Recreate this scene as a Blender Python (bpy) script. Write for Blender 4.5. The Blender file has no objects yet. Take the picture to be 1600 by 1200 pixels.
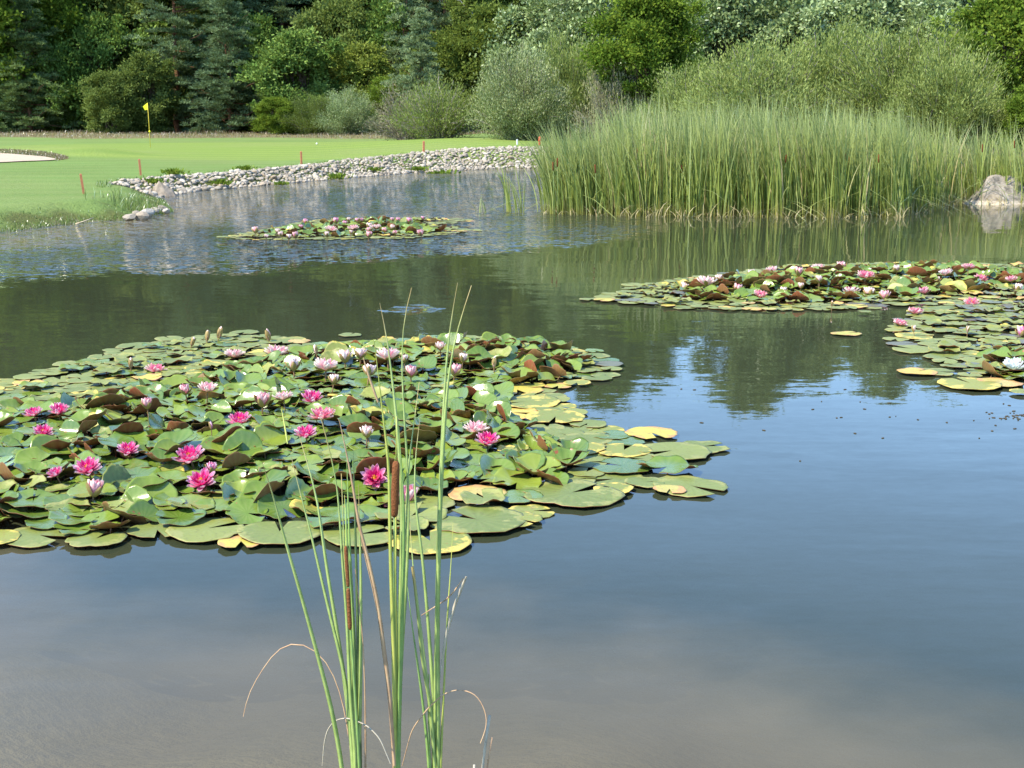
import bpy, math, numpy as np
from mathutils import Vector
R = math.radians
sc = bpy.context.scene
C = sc.collection
# ------------------------------------------------------------------ camera, sky, sun, exposure
CAM_H, FPX, PITCH = 1.8, 2080.0, math.atan(412 / 2080.0)
SUN_EL, SUN_AZ = 50.0, -125.0      # azimuth measured clockwise from +Y (the view direction): behind and to the left
cam = bpy.data.cameras.new('camera'); cam.sensor_width = 36; cam.lens = 36 * FPX / 1600
cam.clip_start = 0.05; cam.clip_end = 2000
co = bpy.data.objects.new('camera', cam); C.objects.link(co)
co.location = (0, 0, CAM_H); co.rotation_euler = (math.pi / 2 - PITCH, 0, 0); sc.camera = co
w = bpy.data.worlds.new('World'); sc.world = w; w.use_nodes = True
nt = w.node_tree; bg = nt.nodes['Background']
sky = nt.nodes.new('ShaderNodeTexSky'); sky.sky_type = 'NISHITA'; sky.sun_disc = False
sky.sun_elevation = R(SUN_EL); sky.sun_rotation = R(SUN_AZ); sky.air_density = 1.0; sky.dust_density = 0.0; sky.ozone_density = 6.0
nt.links.new(sky.outputs[0], bg.inputs[0]); bg.inputs[1].default_value = 0.15
sl = bpy.data.lights.new('sun', 'SUN'); sl.energy = 3.3; sl.angle = R(0.53); sl.color = (1.0, 0.91, 0.74)
so = bpy.data.objects.new('sun', sl); C.objects.link(so)
sd_ = Vector((math.sin(R(SUN_AZ)) * math.cos(R(SUN_EL)), math.cos(R(SUN_AZ)) * math.cos(R(SUN_EL)), math.sin(R(SUN_EL))))
so.rotation_euler = sd_.to_track_quat('Z', 'Y').to_euler()
vs = sc.view_settings; vs.view_transform = 'Standard'; vs.look = 'None'; vs.gamma = 1; vs.exposure = 1.5; vs.use_curve_mapping = False
cy = sc.cycles; cy.max_bounces = 6; cy.diffuse_bounces = 3; cy.glossy_bounces = 3; cy.transmission_bounces = 4; cy.transparent_max_bounces = 6
cy.caustics_reflective = False; cy.caustics_refractive = False; cy.use_denoising = True

# ------------------------------------------------------------------ helpers
def unproj(px, py, z=0.0):
    dx, dy = px - 800.0, 600.0 - py
    v = (dx, FPX * math.cos(PITCH) + dy * math.sin(PITCH), -FPX * math.sin(PITCH) + dy * math.cos(PITCH))
    t = (z - CAM_H) / v[2]
    return np.array((v[0] * t, v[1] * t, z))
def at_y(px, py, Y):
    dx, dy = px - 800.0, 600.0 - py
    v = (dx, FPX * math.cos(PITCH) + dy * math.sin(PITCH), -FPX * math.sin(PITCH) + dy * math.cos(PITCH))
    t = Y / v[1]
    return np.array((v[0] * t, Y, CAM_H + v[2] * t))
def project(P):
    P = np.atleast_2d(P); d = P - np.array((0, 0, CAM_H))
    f = d[:, 1] * math.cos(PITCH) - d[:, 2] * math.sin(PITCH)
    u = d[:, 1] * math.sin(PITCH) + d[:, 2] * math.cos(PITCH)
    return 800 + FPX * d[:, 0] / f, 600 - FPX * u / f

def mesh(name, V, F, mats, tone=None, midx=None, smooth=False, attrs=None):
    """V (N,3); F = array (M,k) or list of such arrays (k may differ)"""
    if not isinstance(F, list): F = [F]
    F = [np.asarray(f, dtype=np.int32) for f in F if len(f)]
    me = bpy.data.meshes.new(name)
    V = np.asarray(V, dtype=np.float32)
    me.vertices.add(len(V)); me.vertices.foreach_set('co', V.ravel())
    li = np.concatenate([f.ravel() for f in F]); tot = np.concatenate([np.full(len(f), f.shape[1], dtype=np.int32) for f in F])
    st = np.concatenate([[0], np.cumsum(tot)[:-1]]).astype(np.int32)
    me.loops.add(len(li)); me.loops.foreach_set('vertex_index', li)
    me.polygons.add(len(tot)); me.polygons.foreach_set('loop_start', st); me.polygons.foreach_set('loop_total', tot)
    if midx is not None: me.polygons.foreach_set('material_index', np.asarray(midx, dtype=np.int32))
    me.polygons.foreach_set('use_smooth', np.full(len(tot), bool(smooth)))
    for k, a in {**({'tone': tone} if tone is not None else {}), **(attrs or {})}.items():
        at = me.attributes.new(k, 'FLOAT', 'POINT'); at.data.foreach_set('value', np.asarray(a, dtype=np.float32))
    for m in (mats if isinstance(mats, (list, tuple)) else [mats]): me.materials.append(m)
    me.update(calc_edges=True); me.validate()
    return me
def obj(name, me, parent=None, loc=None):
    o = bpy.data.objects.new(name, me); C.objects.link(o)
    if parent is not None: o.parent = parent
    if loc is not None: o.location = loc
    return o
def tag(o, label=None, cat=None, group=None, kind=None):
    if label: o['label'] = label
    if cat: o['category'] = cat
    if group: o['group'] = group
    if kind: o['kind'] = kind
    return o
def empty(name, loc, rz=0.0):
    o = bpy.data.objects.new(name, None); C.objects.link(o); o.location = loc; o.rotation_euler = (0, 0, rz); o.empty_display_size = .1
    return o
class Acc:
    """collects pieces (verts, faces, tone, material index) into one mesh"""
    def __init__(s): s.V = []; s.F = []; s.T = []; s.M = []; s.n = 0
    def add(s, V, F, tone=0.5, m=0):
        V = np.asarray(V, float)
        if not isinstance(F, list): F = [F]
        for f in F:
            f = np.asarray(f)
            if len(f): s.F.append(f + s.n); s.M.append(np.full(len(f), m))
        s.V.append(V); s.T.append(np.full(len(V), tone) if np.isscalar(tone) else np.asarray(tone)); s.n += len(V)
    def build(s, name, mats, smooth=False):
        byk = {}
        for f, m in zip(s.F, s.M): byk.setdefault(f.shape[1], []).append((f, m))
        F = []; M = []
        for k in byk: F.append(np.concatenate([a for a, _ in byk[k]])); M.append(np.concatenate([b for _, b in byk[k]]))
        return mesh(name, np.concatenate(s.V), F, mats, np.concatenate(s.T), np.concatenate(M), smooth)
def tube(pts, rad, n=8, cap=True):
    pts = np.asarray(pts, float); m = len(pts); rad = np.broadcast_to(np.asarray(rad, float), (m,))
    T = np.gradient(pts, axis=0); T /= np.linalg.norm(T, axis=1)[:, None] + 1e-12
    ref = np.array((0, 1, 0.)) if abs(T[0][1]) < .9 else np.array((1., 0, 0))
    A = np.cross(T, ref); A /= np.linalg.norm(A, axis=1)[:, None]; B = np.cross(T, A)
    a = np.linspace(0, 2 * np.pi, n, endpoint=False)
    V = (pts[:, None] + rad[:, None, None] * (np.cos(a)[None, :, None] * A[:, None] + np.sin(a)[None, :, None] * B[:, None])).reshape(-1, 3)
    i = np.arange(m - 1)[:, None] * n; j = np.arange(n)[None]; k = (j + 1) % n
    Fq = np.stack([i + j, i + k, i + n + k, i + n + j], -1).reshape(-1, 4)[:, ::-1]
    F = [Fq]
    if cap:
        V = np.concatenate([V, pts[[0, -1]]]); c0, c1 = m * n, m * n + 1
        jj = np.arange(n); kk = (jj + 1) % n
        F.append(np.concatenate([np.stack([jj, kk, np.full(n, c0)], -1), np.stack([(m - 1) * n + kk, (m - 1) * n + jj, np.full(n, c1)], -1)]))
    return V, F
def smooth_path(P, n):
    P = np.asarray(P, float); d = np.r_[0, np.cumsum(np.linalg.norm(np.diff(P, axis=0), axis=1))]; d /= d[-1]
    t = np.linspace(0, 1, n); out = np.stack([np.interp(t, d, P[:, k]) for k in range(P.shape[1])], -1)
    for _ in range(3): out[1:-1] = .25 * out[:-2] + .5 * out[1:-1] + .25 * out[2:]
    return out

# ------------------------------------------------------------------ materials
def nmat(name):
    m = bpy.data.materials.new(name); m.use_nodes = True; t = m.node_tree
    for n in list(t.nodes): t.nodes.remove(n)
    return m, t, t.nodes.new('ShaderNodeOutputMaterial')
def nd(t, typ, **kw):
    n = t.nodes.new(typ)
    for k, v in kw.items():
        if k.startswith('i_'):
            key = k[2:]; key = int(key) if key.isdigit() else key.replace('_', ' ')
            n.inputs[key].default_value = v
        else: setattr(n, k, v)
    return n
def ramp(t, src, stops):
    r = t.nodes.new('ShaderNodeValToRGB'); e = r.color_ramp.elements
    while len(e) < len(stops): e.new(0.5)
    for i, (p, c) in enumerate(stops): e[i].position = p; e[i].color = (*c, 1)
    t.links.new(src, r.inputs[0]); return r.outputs[0]
def mathn(t, op, a, b=None, c=None):
    n = t.nodes.new('ShaderNodeMath'); n.operation = op
    for i, v in enumerate((a, b, c)):
        if v is None: continue
        if isinstance(v, (int, float)): n.inputs[i].default_value = v
        else: t.links.new(v, n.inputs[i])
    return n.outputs[0]
def attr(t, name): return nd(t, 'ShaderNodeAttribute', attribute_name=name).outputs['Fac']
def mixc(t, f, a, b, mode='MIX'):
    n = nd(t, 'ShaderNodeMix', data_type='RGBA', blend_type=mode)
    if isinstance(f, (int, float)): n.inputs['Factor'].default_value = f
    else: t.links.new(f, n.inputs['Factor'])
    for s, v in ((6, a), (7, b)):
        if isinstance(v, tuple): n.inputs[s].default_value = (*v, 1)
        else: t.links.new(v, n.inputs[s])
    return n.outputs[2]
def pos(t): return nd(t, 'ShaderNodeNewGeometry').outputs['Position']
def noise(t, vec, scale, detail=3, rough=.55):
    n = nd(t, 'ShaderNodeTexNoise'); n.inputs['Scale'].default_value = scale; n.inputs['Detail'].default_value = detail; n.inputs['Roughness'].default_value = rough
    if vec is not None: t.links.new(vec, n.inputs['Vector'])
    return n.outputs['Fac']
def leafmat(name, stops, trans=.35, gloss=.0, rough=.4, rand=.25):
    """leaf material: tone attribute through a ramp, plus a small per-object shift; part of the light passes through"""
    m, t, out = nmat(name)
    tn = attr(t, 'tone'); oi = nd(t, 'ShaderNodeObjectInfo').outputs['Random']
    f = mathn(t, 'ADD', tn, mathn(t, 'MULTIPLY', mathn(t, 'SUBTRACT', oi, .5), rand))
    col = ramp(t, f, stops)
    d = nd(t, 'ShaderNodeBsdfDiffuse'); tr = nd(t, 'ShaderNodeBsdfTranslucent')
    t.links.new(col, d.inputs[0]); t.links.new(mixc(t, .35, col, (.35, .45, .05), 'MIX'), tr.inputs[0])
    mx = nd(t, 'ShaderNodeMixShader'); mx.inputs[0].default_value = trans
    t.links.new(d.outputs[0], mx.inputs[1]); t.links.new(tr.outputs[0], mx.inputs[2]); res = mx.outputs[0]
    if gloss > .55:
        g = nd(t, 'ShaderNodeBsdfGlossy'); g.inputs['Roughness'].default_value = max(rough, .5); g.inputs[0].default_value = (1, 1, 1, 1)
        fr = nd(t, 'ShaderNodeFresnel'); fr.inputs[0].default_value = 1.45
        m2 = nd(t, 'ShaderNodeMixShader'); t.links.new(mathn(t, 'MULTIPLY', fr.outputs[0], gloss * .2), m2.inputs[0])
        t.links.new(res, m2.inputs[1]); t.links.new(g.outputs[0], m2.inputs[2]); res = m2.outputs[0]
    t.links.new(res, out.inputs[0]); return m
def solid(name, col, rough=.6, var=0.0, scale=20., spec=.4, bump=0.0, col2=None):
    m, t, out = nmat(name); p = nd(t, 'ShaderNodeBsdfPrincipled'); p.inputs['Roughness'].default_value = rough; p.inputs['Specular IOR Level'].default_value = spec
    tc = nd(t, 'ShaderNodeTexCoord').outputs['Object']; nz = noise(t, tc, scale, 5)
    c2 = col2 or tuple(x * (1 - var) for x in col)
    t.links.new(ramp(t, nz, [(.35, c2), (.62, col)]), p.inputs['Base Color'])
    if bump:
        b = nd(t, 'ShaderNodeBump'); b.inputs['Distance'].default_value = bump; t.links.new(nz, b.inputs['Height']); t.links.new(b.outputs[0], p.inputs['Normal'])
    t.links.new(p.outputs[0], out.inputs[0]); return m

# ------------------------------------------------------------------ pond outline and ground height
shore_px = [(-60, 372), (0, 362), (60, 354), (130, 346), (200, 342), (262, 331), (252, 318), (243, 308), (272, 303), (300, 299), (400, 290),
            (520, 279), (640, 270), (770, 263), (890, 262)]
POND = [tuple(unproj(x, y)[:2]) for x, y in shore_px] + [(5.5, 48.5), (8.5, 43), (11, 38), (13, 34), (12.2, 30.6), (13.5, 28.8), (17, 27), (22, 24), (24, 16), (20, 5), (14, .6),
        (5, .9), (0, 1.1), (-5, .9), (-12, .3), (-20, 3), (-24, 12), (-20, 17.5), (-14, 18.6)]
POND = np.array(POND)
def sdist(x, y):
    """signed distance to the shore: positive on land"""
    x = np.asarray(x, float).ravel(); y = np.asarray(y, float).ravel()
    best = np.full(len(x), 1e9); inside = np.zeros(len(x), bool)
    n = len(POND)
    for i in range(n):
        ax, ay = POND[i]; bx, by = POND[(i + 1) % n]
        dx, dy = bx - ax, by - ay; t = np.clip(((x - ax) * dx + (y - ay) * dy) / (dx * dx + dy * dy), 0, 1)
        best = np.minimum(best, np.hypot(x - ax - t * dx, y - ay - t * dy))
        c = (ay > y) != (by > y)
        with np.errstate(divide='ignore', invalid='ignore'):
            xi = (bx - ax) * (y - ay) / (by - ay) + ax
        inside ^= c & (x < xi)
    return np.where(inside, -best, best)
def sst(a, b, v): t = np.clip((v - a) / (b - a), 0, 1); return t * t * (3 - 2 * t)
BUNK = unproj(28, 249, .5)
def height(x, y):
    x = np.asarray(x, float); y = np.asarray(y, float); shp = x.shape
    s = sdist(x, y); x = x.ravel(); y = y.ravel()
    wob = .12 * np.sin(x * 1.7 + y * .9) + .08 * np.sin(x * 3.9 - y * 2.3)
    bh = .32 + .36 * sst(-9, 0, x) * sst(35, 48, y) ; bw = .9 + 1.6 * sst(-9, 0, x) * sst(30, 45, y)
    land = bh * sst(-.05, bw, s + wob * .5) + .6 * (1 - np.exp(-np.maximum(s, 0) / 42)) * sst(0, 6, s)
    land += .16 * np.exp(-((x + 6) ** 2 / 70 + (y - 66) ** 2 / 60)) + .10 * np.exp(-((x + 20) ** 2 / 60 + (y - 74) ** 2 / 40)) * sst(2, 8, s)
    land += (.035 * np.sin(x * .35 + 1) * np.cos(y * .23)) * sst(1, 8, s)
    # bunker: a hollow with a raised lip behind it
    u = (x - BUNK[0] + 1.3) / 3.6; v = (y - BUNK[1] + .8)
    land += .30 * np.exp(-(np.maximum(np.abs(u) - .55, 0) / .5) ** 2) * np.exp(-((v - 6.2) / 2.2) ** 2)
    depth = .75 * sst(0, 5, -s) + .55 * sst(3.5, 12, -s) + .25 * sst(0, .6, -s) * 0.4
    yb = 4.15 - .34 * np.clip(x, -2.5, 2.5) + .25 * np.sin(x * 2.1 + 1) + .12 * np.sin(x * 5.3)
    near = .16 * sst(0, 1.2, -s) + .95 * (1 - np.exp(-(np.maximum(y - (yb - 1.2), 0) / 2.3) ** 2)) + .03 * np.sin(x * 2.1 + y) * np.cos(y * 2.2 - x)
    depth = np.where((y < 9) & (np.abs(x) < 14), np.minimum(np.maximum(near, .05 * sst(0, .6, -s)), 1.15), depth)
    z = np.where(s > 0, land, -depth * 1.0 - .01)
    z = np.where((s > -.05) & (s < .1), z, z)
    return z.reshape(shp)
def hz(x, y): return float(height(np.array([x]), np.array([y]))[0])

rng = np.random.default_rng(7)
xs = np.unique(np.r_[-600, -400, -280, np.arange(-200, -60, 8), np.arange(-60, -24, 1.5), np.arange(-24, 20, .22), np.arange(20, 60, 1.5), np.arange(60, 220, 8), 280, 400, 600])
ys = np.unique(np.r_[-300, -150, -60, -30, np.arange(-15, 2, .45), np.arange(2, 8, .2), np.arange(8, 20, .45), np.arange(20, 58, .22), np.arange(58, 90, .5), np.arange(90, 150, 1.5), np.arange(150, 260, 10), 300, 400, 600, 1000])
GX, GY = np.meshgrid(xs, ys); GZ = height(GX, GY); GS = sdist(GX, GY).reshape(GX.shape)
nx, ny = len(xs), len(ys)
i = np.arange(ny - 1)[:, None] * nx; j = np.arange(nx - 1)[None]
GF = np.stack([i + j, i + j + 1, i + nx + j + 1, i + nx + j], -1).reshape(-1, 4)
x, y, s = GX.ravel(), GY.ravel(), GS.ravel()
wn = 1.3 * np.sin(x * .31) + .9 * np.sin(x * .83 + 2)
edge = np.where(x < -2, 86 + wn, 88 - 24 * sst(-2, 4, x) + wn * .5)         # where the mown grass ends
dry = sst(-1.2, 1.2, y - edge)
dry = np.maximum(dry, sst(2.5, 5, x - .05 * y) * sst(52, 56, y))
dry = np.maximum(dry, sst(7, 9, x) * sst(26, 29, y))
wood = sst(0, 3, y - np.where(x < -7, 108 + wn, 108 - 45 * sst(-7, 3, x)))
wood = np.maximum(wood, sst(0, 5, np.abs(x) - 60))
e = ((x + 11.5 + wn * .4) / 13.5) ** 2 + ((y - 60) / 12.5) ** 2
green = 1 - sst(.8, 1.02, e)
fringe = 1 - sst(.0, .25 + 1.2 * sst(-13.2, -12.2, x - .0 * y) * (y > 31), s - .3 + .3 * np.sin(x * 5) * np.sin(y * 4))
m, t, out = nmat('ground'); P = pos(t); p = nd(t, 'ShaderNodeBsdfPrincipled'); p.inputs['Roughness'].default_value = .9; p.inputs['Specular IOR Level'].default_value = .1
n1 = noise(t, P, .35, 4); n2 = noise(t, P, 9, 5, .7); n3 = noise(t, P, 60, 3, .7); n4 = noise(t, P, 1.6, 5, .65)
lawn = mixc(t, n4, (.125, .185, .05), (.185, .25, .075))
lawn = mixc(t, ramp(t, n1, [(.42, (0, 0, 0)), (.62, (1, 1, 1))]), lawn, (.17, .25, .07))
putt = mixc(t, n1, (.185, .26, .05), (.235, .30, .065))
lawn = mixc(t, attr(t, 'green'), lawn, putt)
wv = nd(t, 'ShaderNodeTexWave', wave_type='BANDS', bands_direction='X'); wv.inputs['Scale'].default_value = .16; wv.inputs['Distortion'].default_value = .6; wv.inputs['Detail'].default_value = 1
mpw = nd(t, 'ShaderNodeMapping'); mpw.inputs['Rotation'].default_value = (0, 0, 1.15); t.links.new(P, mpw.inputs['Vector']); t.links.new(mpw.outputs[0], wv.inputs['Vector'])
lawn = mixc(t, mathn(t, 'MULTIPLY', wv.outputs['Fac'], .42), lawn, (.10, .19, .04))
lawn = mixc(t, mathn(t, 'MULTIPLY', ramp(t, noise(t, P, .12, 4, .6), [(.45, (0, 0, 0)), (.6, (1, 1, 1))]), .35), lawn, (.22, .25, .09))
lawn = mixc(t, mathn(t, 'MULTIPLY', ramp(t, n2, [(.4, (0, 0, 0)), (.75, (1, 1, 1))]), .45), lawn, (.09, .15, .03))
lawn = mixc(t, mathn(t, 'MULTIPLY', ramp(t, n3, [(.5, (0, 0, 0)), (.75, (1, 1, 1))]), .3), lawn, (.22, .28, .08))
dryc = mixc(t, n2, (.16, .13, .06), (.27, .19, .10)); dryc = mixc(t, ramp(t, n4, [(.45, (0, 0, 0)), (.6, (1, 1, 1))]), dryc, (.13, .17, .06))
c = mixc(t, attr(t, 'dry'), lawn, dryc)
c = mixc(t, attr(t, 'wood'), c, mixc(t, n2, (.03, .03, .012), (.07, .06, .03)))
c = mixc(t, mathn(t, 'MULTIPLY', attr(t, 'fringe'), .8), c, mixc(t, n2, (.06, .055, .02), (.13, .14, .04)))
bedc = mixc(t, noise(t, P, 2.2, 5), (.20, .175, .115), (.30, .26, .175)); bedc = mixc(t, mathn(t, 'MULTIPLY', ramp(t, n2, [(.5, (0, 0, 0)), (.7, (1, 1, 1))]), .5), bedc, (.10, .085, .05))
c = mixc(t, attr(t, 'bed'), c, bedc)
t.links.new(c, p.inputs['Base Color'])
b = nd(t, 'ShaderNodeBump'); b.inputs['Distance'].default_value = .05; t.links.new(n2, b.inputs['Height']); t.links.new(b.outputs[0], p.inputs['Normal'])
t.links.new(p.outputs[0], out.inputs[0])
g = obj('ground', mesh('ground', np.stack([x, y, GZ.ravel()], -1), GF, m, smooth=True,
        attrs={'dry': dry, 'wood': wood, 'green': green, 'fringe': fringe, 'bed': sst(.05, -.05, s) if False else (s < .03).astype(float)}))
tag(g, kind='structure')

# ------------------------------------------------------------------ water (depth of the pond under each point drives how murky it looks)
wx = np.arange(-30, 30.1, .5); wy = np.arange(-4, 56.1, .5); WX, WY = np.meshgrid(wx, wy)
dep = np.maximum(-height(WX, WY), 0)
i = np.arange(len(wy) - 1)[:, None] * len(wx); j = np.arange(len(wx) - 1)[None]
WF = np.stack([i + j, i + j + 1, i + len(wx) + j + 1, i + len(wx) + j], -1).reshape(-1, 4)
m, t, out = nmat('pond_water'); P = pos(t)
sep = nd(t, 'ShaderNodeSeparateXYZ'); t.links.new(P, sep.inputs[0]); X, Y = sep.outputs[0], sep.outputs[1]
# wind: ruffled far to the left, calm in front and in the lee of the reeds
big = noise(t, P, .35, 3)
yb = mathn(t, 'ADD', Y, mathn(t, 'MULTIPLY', mathn(t, 'SUBTRACT', big, .5), 5))
xl = mathn(t, 'MAXIMUM', mathn(t, 'ADD', X, 6.0), 0.0)
edge_ = mathn(t, 'ADD', mathn(t, 'MULTIPLY', xl, .75), 14.6)
ruff = nd(t, 'ShaderNodeMapRange', interpolation_type='SMOOTHSTEP'); t.links.new(mathn(t, 'SUBTRACT', yb, edge_), ruff.inputs[0])
ruff.inputs[1].default_value = -1.2; ruff.inputs[2].default_value = 2.6; ruff = ruff.outputs[0]
sh = nd(t, 'ShaderNodeMapRange', interpolation_type='SMOOTHSTEP'); t.links.new(mathn(t, 'SUBTRACT', X, mathn(t, 'MULTIPLY', Y, .03)), sh.inputs[0])
sh.inputs[1].default_value = 2.2; sh.inputs[2].default_value = .6; sh.inputs[3].default_value = 0; sh.inputs[4].default_value = 1
far = nd(t, 'ShaderNodeMapRange', interpolation_type='SMOOTHSTEP'); t.links.new(Y, far.inputs[0]); far.inputs[1].default_value = 36; far.inputs[2].default_value = 40
ruff = mathn(t, 'MULTIPLY', ruff, sh.outputs[0])
# a small disturbed patch
pc = unproj(645, 484)
def vmath(op, a, b=None, sc_=None):
    n = t.nodes.new('ShaderNodeVectorMath'); n.operation = op; t.links.new(a, n.inputs[0])
    if b is not None:
        if isinstance(b, tuple): n.inputs[1].default_value = b
        else: t.links.new(b, n.inputs[1])
    if sc_ is not None:
        if isinstance(sc_, (int, float)): n.inputs['Scale'].default_value = sc_
        else: t.links.new(sc_, n.inputs['Scale'])
    return n.outputs[0]
def slope(scale, mscale, rot, det, rough=.55):
    mp = nd(t, 'ShaderNodeMapping'); mp.inputs['Scale'].default_value = mscale; mp.inputs['Rotation'].default_value = (0, 0, rot); t.links.new(P, mp.inputs['Vector'])
    n = nd(t, 'ShaderNodeTexNoise'); n.inputs['Scale'].default_value = scale; n.inputs['Detail'].default_value = det; n.inputs['Roughness'].default_value = rough
    t.links.new(mp.outputs[0], n.inputs['Vector']); return vmath('SUBTRACT', n.outputs['Color'], (.5, .5, .5))
du = mathn(t, 'MULTIPLY', mathn(t, 'SUBTRACT', X, float(pc[0])), 3.6); dv = mathn(t, 'MULTIPLY', mathn(t, 'SUBTRACT', Y, float(pc[1])), 2.6)
rr = mathn(t, 'SQRT', mathn(t, 'ADD', mathn(t, 'MULTIPLY', du, du), mathn(t, 'MULTIPLY', dv, dv)))
rr = mathn(t, 'ADD', rr, mathn(t, 'MULTIPLY', mathn(t, 'SUBTRACT', noise(t, P, 5, 3), .5), 1.6))
spot = nd(t, 'ShaderNodeMapRange', interpolation_type='SMOOTHSTEP'); t.links.new(rr, spot.inputs[0]); spot.inputs[1].default_value = 1.1; spot.inputs[2].default_value = .2; spot.inputs[3].default_value = 0; spot.inputs[4].default_value = 1
wind = mathn(t, 'MAXIMUM', ruff, mathn(t, 'MULTIPLY', spot.outputs[0], .8))
gust = ramp(t, noise(t, P, .5, 3), [(.35, (.45, .45, .45)), (.65, (1, 1, 1))])
s1 = vmath('SCALE', slope(11, (.6, 1.2, 1), .2, 3, .6), None, mathn(t, 'MULTIPLY', mathn(t, 'MULTIPLY', wind, gust), 3.8))
patch = ramp(t, noise(t, P, .6, 3), [(.40, (.25, .25, .25)), (.62, (1, 1, 1))])
s2 = vmath('SCALE', slope(5.0, (.35, 1.5, 1), -.12, 2), None, mathn(t, 'MULTIPLY', patch, .05))
s4 = vmath('SCALE', slope(26, (.5, 1.3, 1), .3, 2), None, .022)
s3 = vmath('SCALE', slope(.9, (.5, 1.2, 1), .1, 1), None, .022)
nrm = vmath('NORMALIZE', vmath('ADD', vmath('MULTIPLY', vmath('ADD', vmath('ADD', s1, s2), vmath('ADD', s3, s4)), (.7, 1, 0)), (0, 0, 1)))
class _B: outputs = [nrm]
b = _B
fr = nd(t, 'ShaderNodeFresnel'); fr.inputs[0].default_value = 1.333; t.links.new(b.outputs[0], fr.inputs['Normal'])
gl = nd(t, 'ShaderNodeBsdfGlossy'); gl.inputs['Roughness'].default_value = .02; gl.inputs[0].default_value = (1, 1, 1, 1); t.links.new(b.outputs[0], gl.inputs['Normal'])
df = nd(t, 'ShaderNodeBsdfDiffuse'); shal = nd(t, 'ShaderNodeMapRange', interpolation_type='SMOOTHSTEP'); t.links.new(mathn(t, 'ADD', attr(t, 'depth'), mathn(t, 'MULTIPLY', mathn(t, 'SUBTRACT', noise(t, P, 1.7, 3), .5), .28)), shal.inputs[0]); shal.inputs[1].default_value = .10; shal.inputs[2].default_value = .70
t.links.new(mixc(t, shal.outputs[0], (.20, .17, .098), mixc(t, big, (.034, .042, .022), (.040, .049, .025))), df.inputs[0])
tp = nd(t, 'ShaderNodeBsdfTransparent'); tp.inputs[0].default_value = (.86, .86, .74, 1)
# Beer-Lambert: the murk takes over with depth
mk = mathn(t, 'SUBTRACT', 1.0, mathn(t, 'POWER', 2.718, mathn(t, 'MULTIPLY', attr(t, 'depth'), -2.6)))
mb = nd(t, 'ShaderNodeMixShader'); t.links.new(mk, mb.inputs[0]); t.links.new(tp.outputs[0], mb.inputs[1]); t.links.new(df.outputs[0], mb.inputs[2])
mw = nd(t, 'ShaderNodeMixShader'); t.links.new(fr.outputs[0], mw.inputs[0]); t.links.new(mb.outputs[0], mw.inputs[1]); t.links.new(gl.outputs[0], mw.inputs[2])
t.links.new(mw.outputs[0], out.inputs[0])
wo = obj('water', mesh('water', np.stack([WX.ravel(), WY.ravel(), np.zeros(WX.size)], -1), WF, m, smooth=True, attrs={'depth': dep.ravel()}))
tag(wo, kind='structure')

# ------------------------------------------------------------------ sand bunker
sand = solid('sand', (.46, .38, .28), .95, .18, 6, .1, .02)
nb = 40; a = np.linspace(0, 2 * np.pi, nb, endpoint=False)
rx = 3.3 * (1 + .06 * np.sin(3 * a) + .04 * np.sin(7 * a + 1)); bxc = BUNK[0] - 2.4
ring = lambda k: np.stack([bxc + k * rx * np.cos(a), BUNK[1] + .2 + k * 3.0 * np.sin(a) * (1 + .05 * np.sin(5 * a))], -1)
V = []; 
for k in (1, .85, .6, .3): q = ring(k); V.append(np.c_[q, height(q[:, 0], q[:, 1]) + .03 - .03 * (k == 1) * 0 + .0 * k])
V.append(np.array([[bxc, BUNK[1] + .6, hz(bxc, BUNK[1] + .6) + .03]])); V = np.concatenate(V)
jj = np.arange(nb); kk = (jj + 1) % nb
F4 = np.concatenate([np.stack([r * nb + jj, r * nb + kk, (r + 1) * nb + kk, (r + 1) * nb + jj], -1) for r in range(3)])
F3 = np.stack([3 * nb + jj, 3 * nb + kk, np.full(nb, 4 * nb)], -1)
tag(obj('sand', mesh('sand', V, [F4, F3], sand, smooth=True)), kind='structure')

# ------------------------------------------------------------------ foliage toolkit
def leafcloud(P, D, L, Wd, rng, tone, spread=.9, roll=None):
    """diamond leaves at P pointing roughly along D"""
    n = len(P); L = np.broadcast_to(L, (n,)) * rng.uniform(.7, 1.3, n); Wd = np.broadcast_to(Wd, (n,)) * rng.uniform(.75, 1.25, n)
    d = D + rng.normal(0, spread, (n, 3)); d /= np.linalg.norm(d, axis=1)[:, None] + 1e-9
    r = rng.normal(0, 1, (n, 3)); r[:, 2] += .0; s = np.cross(d, r); s /= np.linalg.norm(s, axis=1)[:, None] + 1e-9
    V = np.stack([P, P + d * (L * .45)[:, None] + s * (Wd * .5)[:, None], P + d * L[:, None], P + d * (L * .5)[:, None] - s * (Wd * .5)[:, None]], 1).reshape(-1, 3)
    F = np.arange(n * 4).reshape(n, 4)
    return V, F, np.repeat(tone, 4)
def rdir(n, rng):
    d = rng.normal(0, 1, (n, 3)); return d / np.linalg.norm(d, axis=1)[:, None]
def cloud_from_clusters(cs, rs, n_per, L, Wd, rng, flat=.7, out=1.0, up=.3, spread=.8, centre=None):
    cs = np.asarray(cs); rs = np.asarray(rs); k = len(cs)
    wgt = rs ** 2; cnt = np.maximum((n_per * k * wgt / wgt.sum()).astype(int), 20)
    idx = np.repeat(np.arange(k), cnt); n = len(idx)
    d = rdir(n, rng); u = np.abs(rng.normal(.62, .36, n))
    lob = 1 + .35 * np.sin(d @ rng.normal(0, 3, 3) + idx * 1.7)
    off = d * (u * lob * rs[idx])[:, None]; off[:, 2] *= flat
    P = cs[idx] + off
    D = d * out + np.array((0, 0, up))
    ct = rng.uniform(-.22, .22, k)
    tone = np.clip(.5 + ct[idx] + rng.normal(0, .16, n), 0, 1)
    return leafcloud(P, D, L, Wd, rng, tone, spread)
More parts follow.
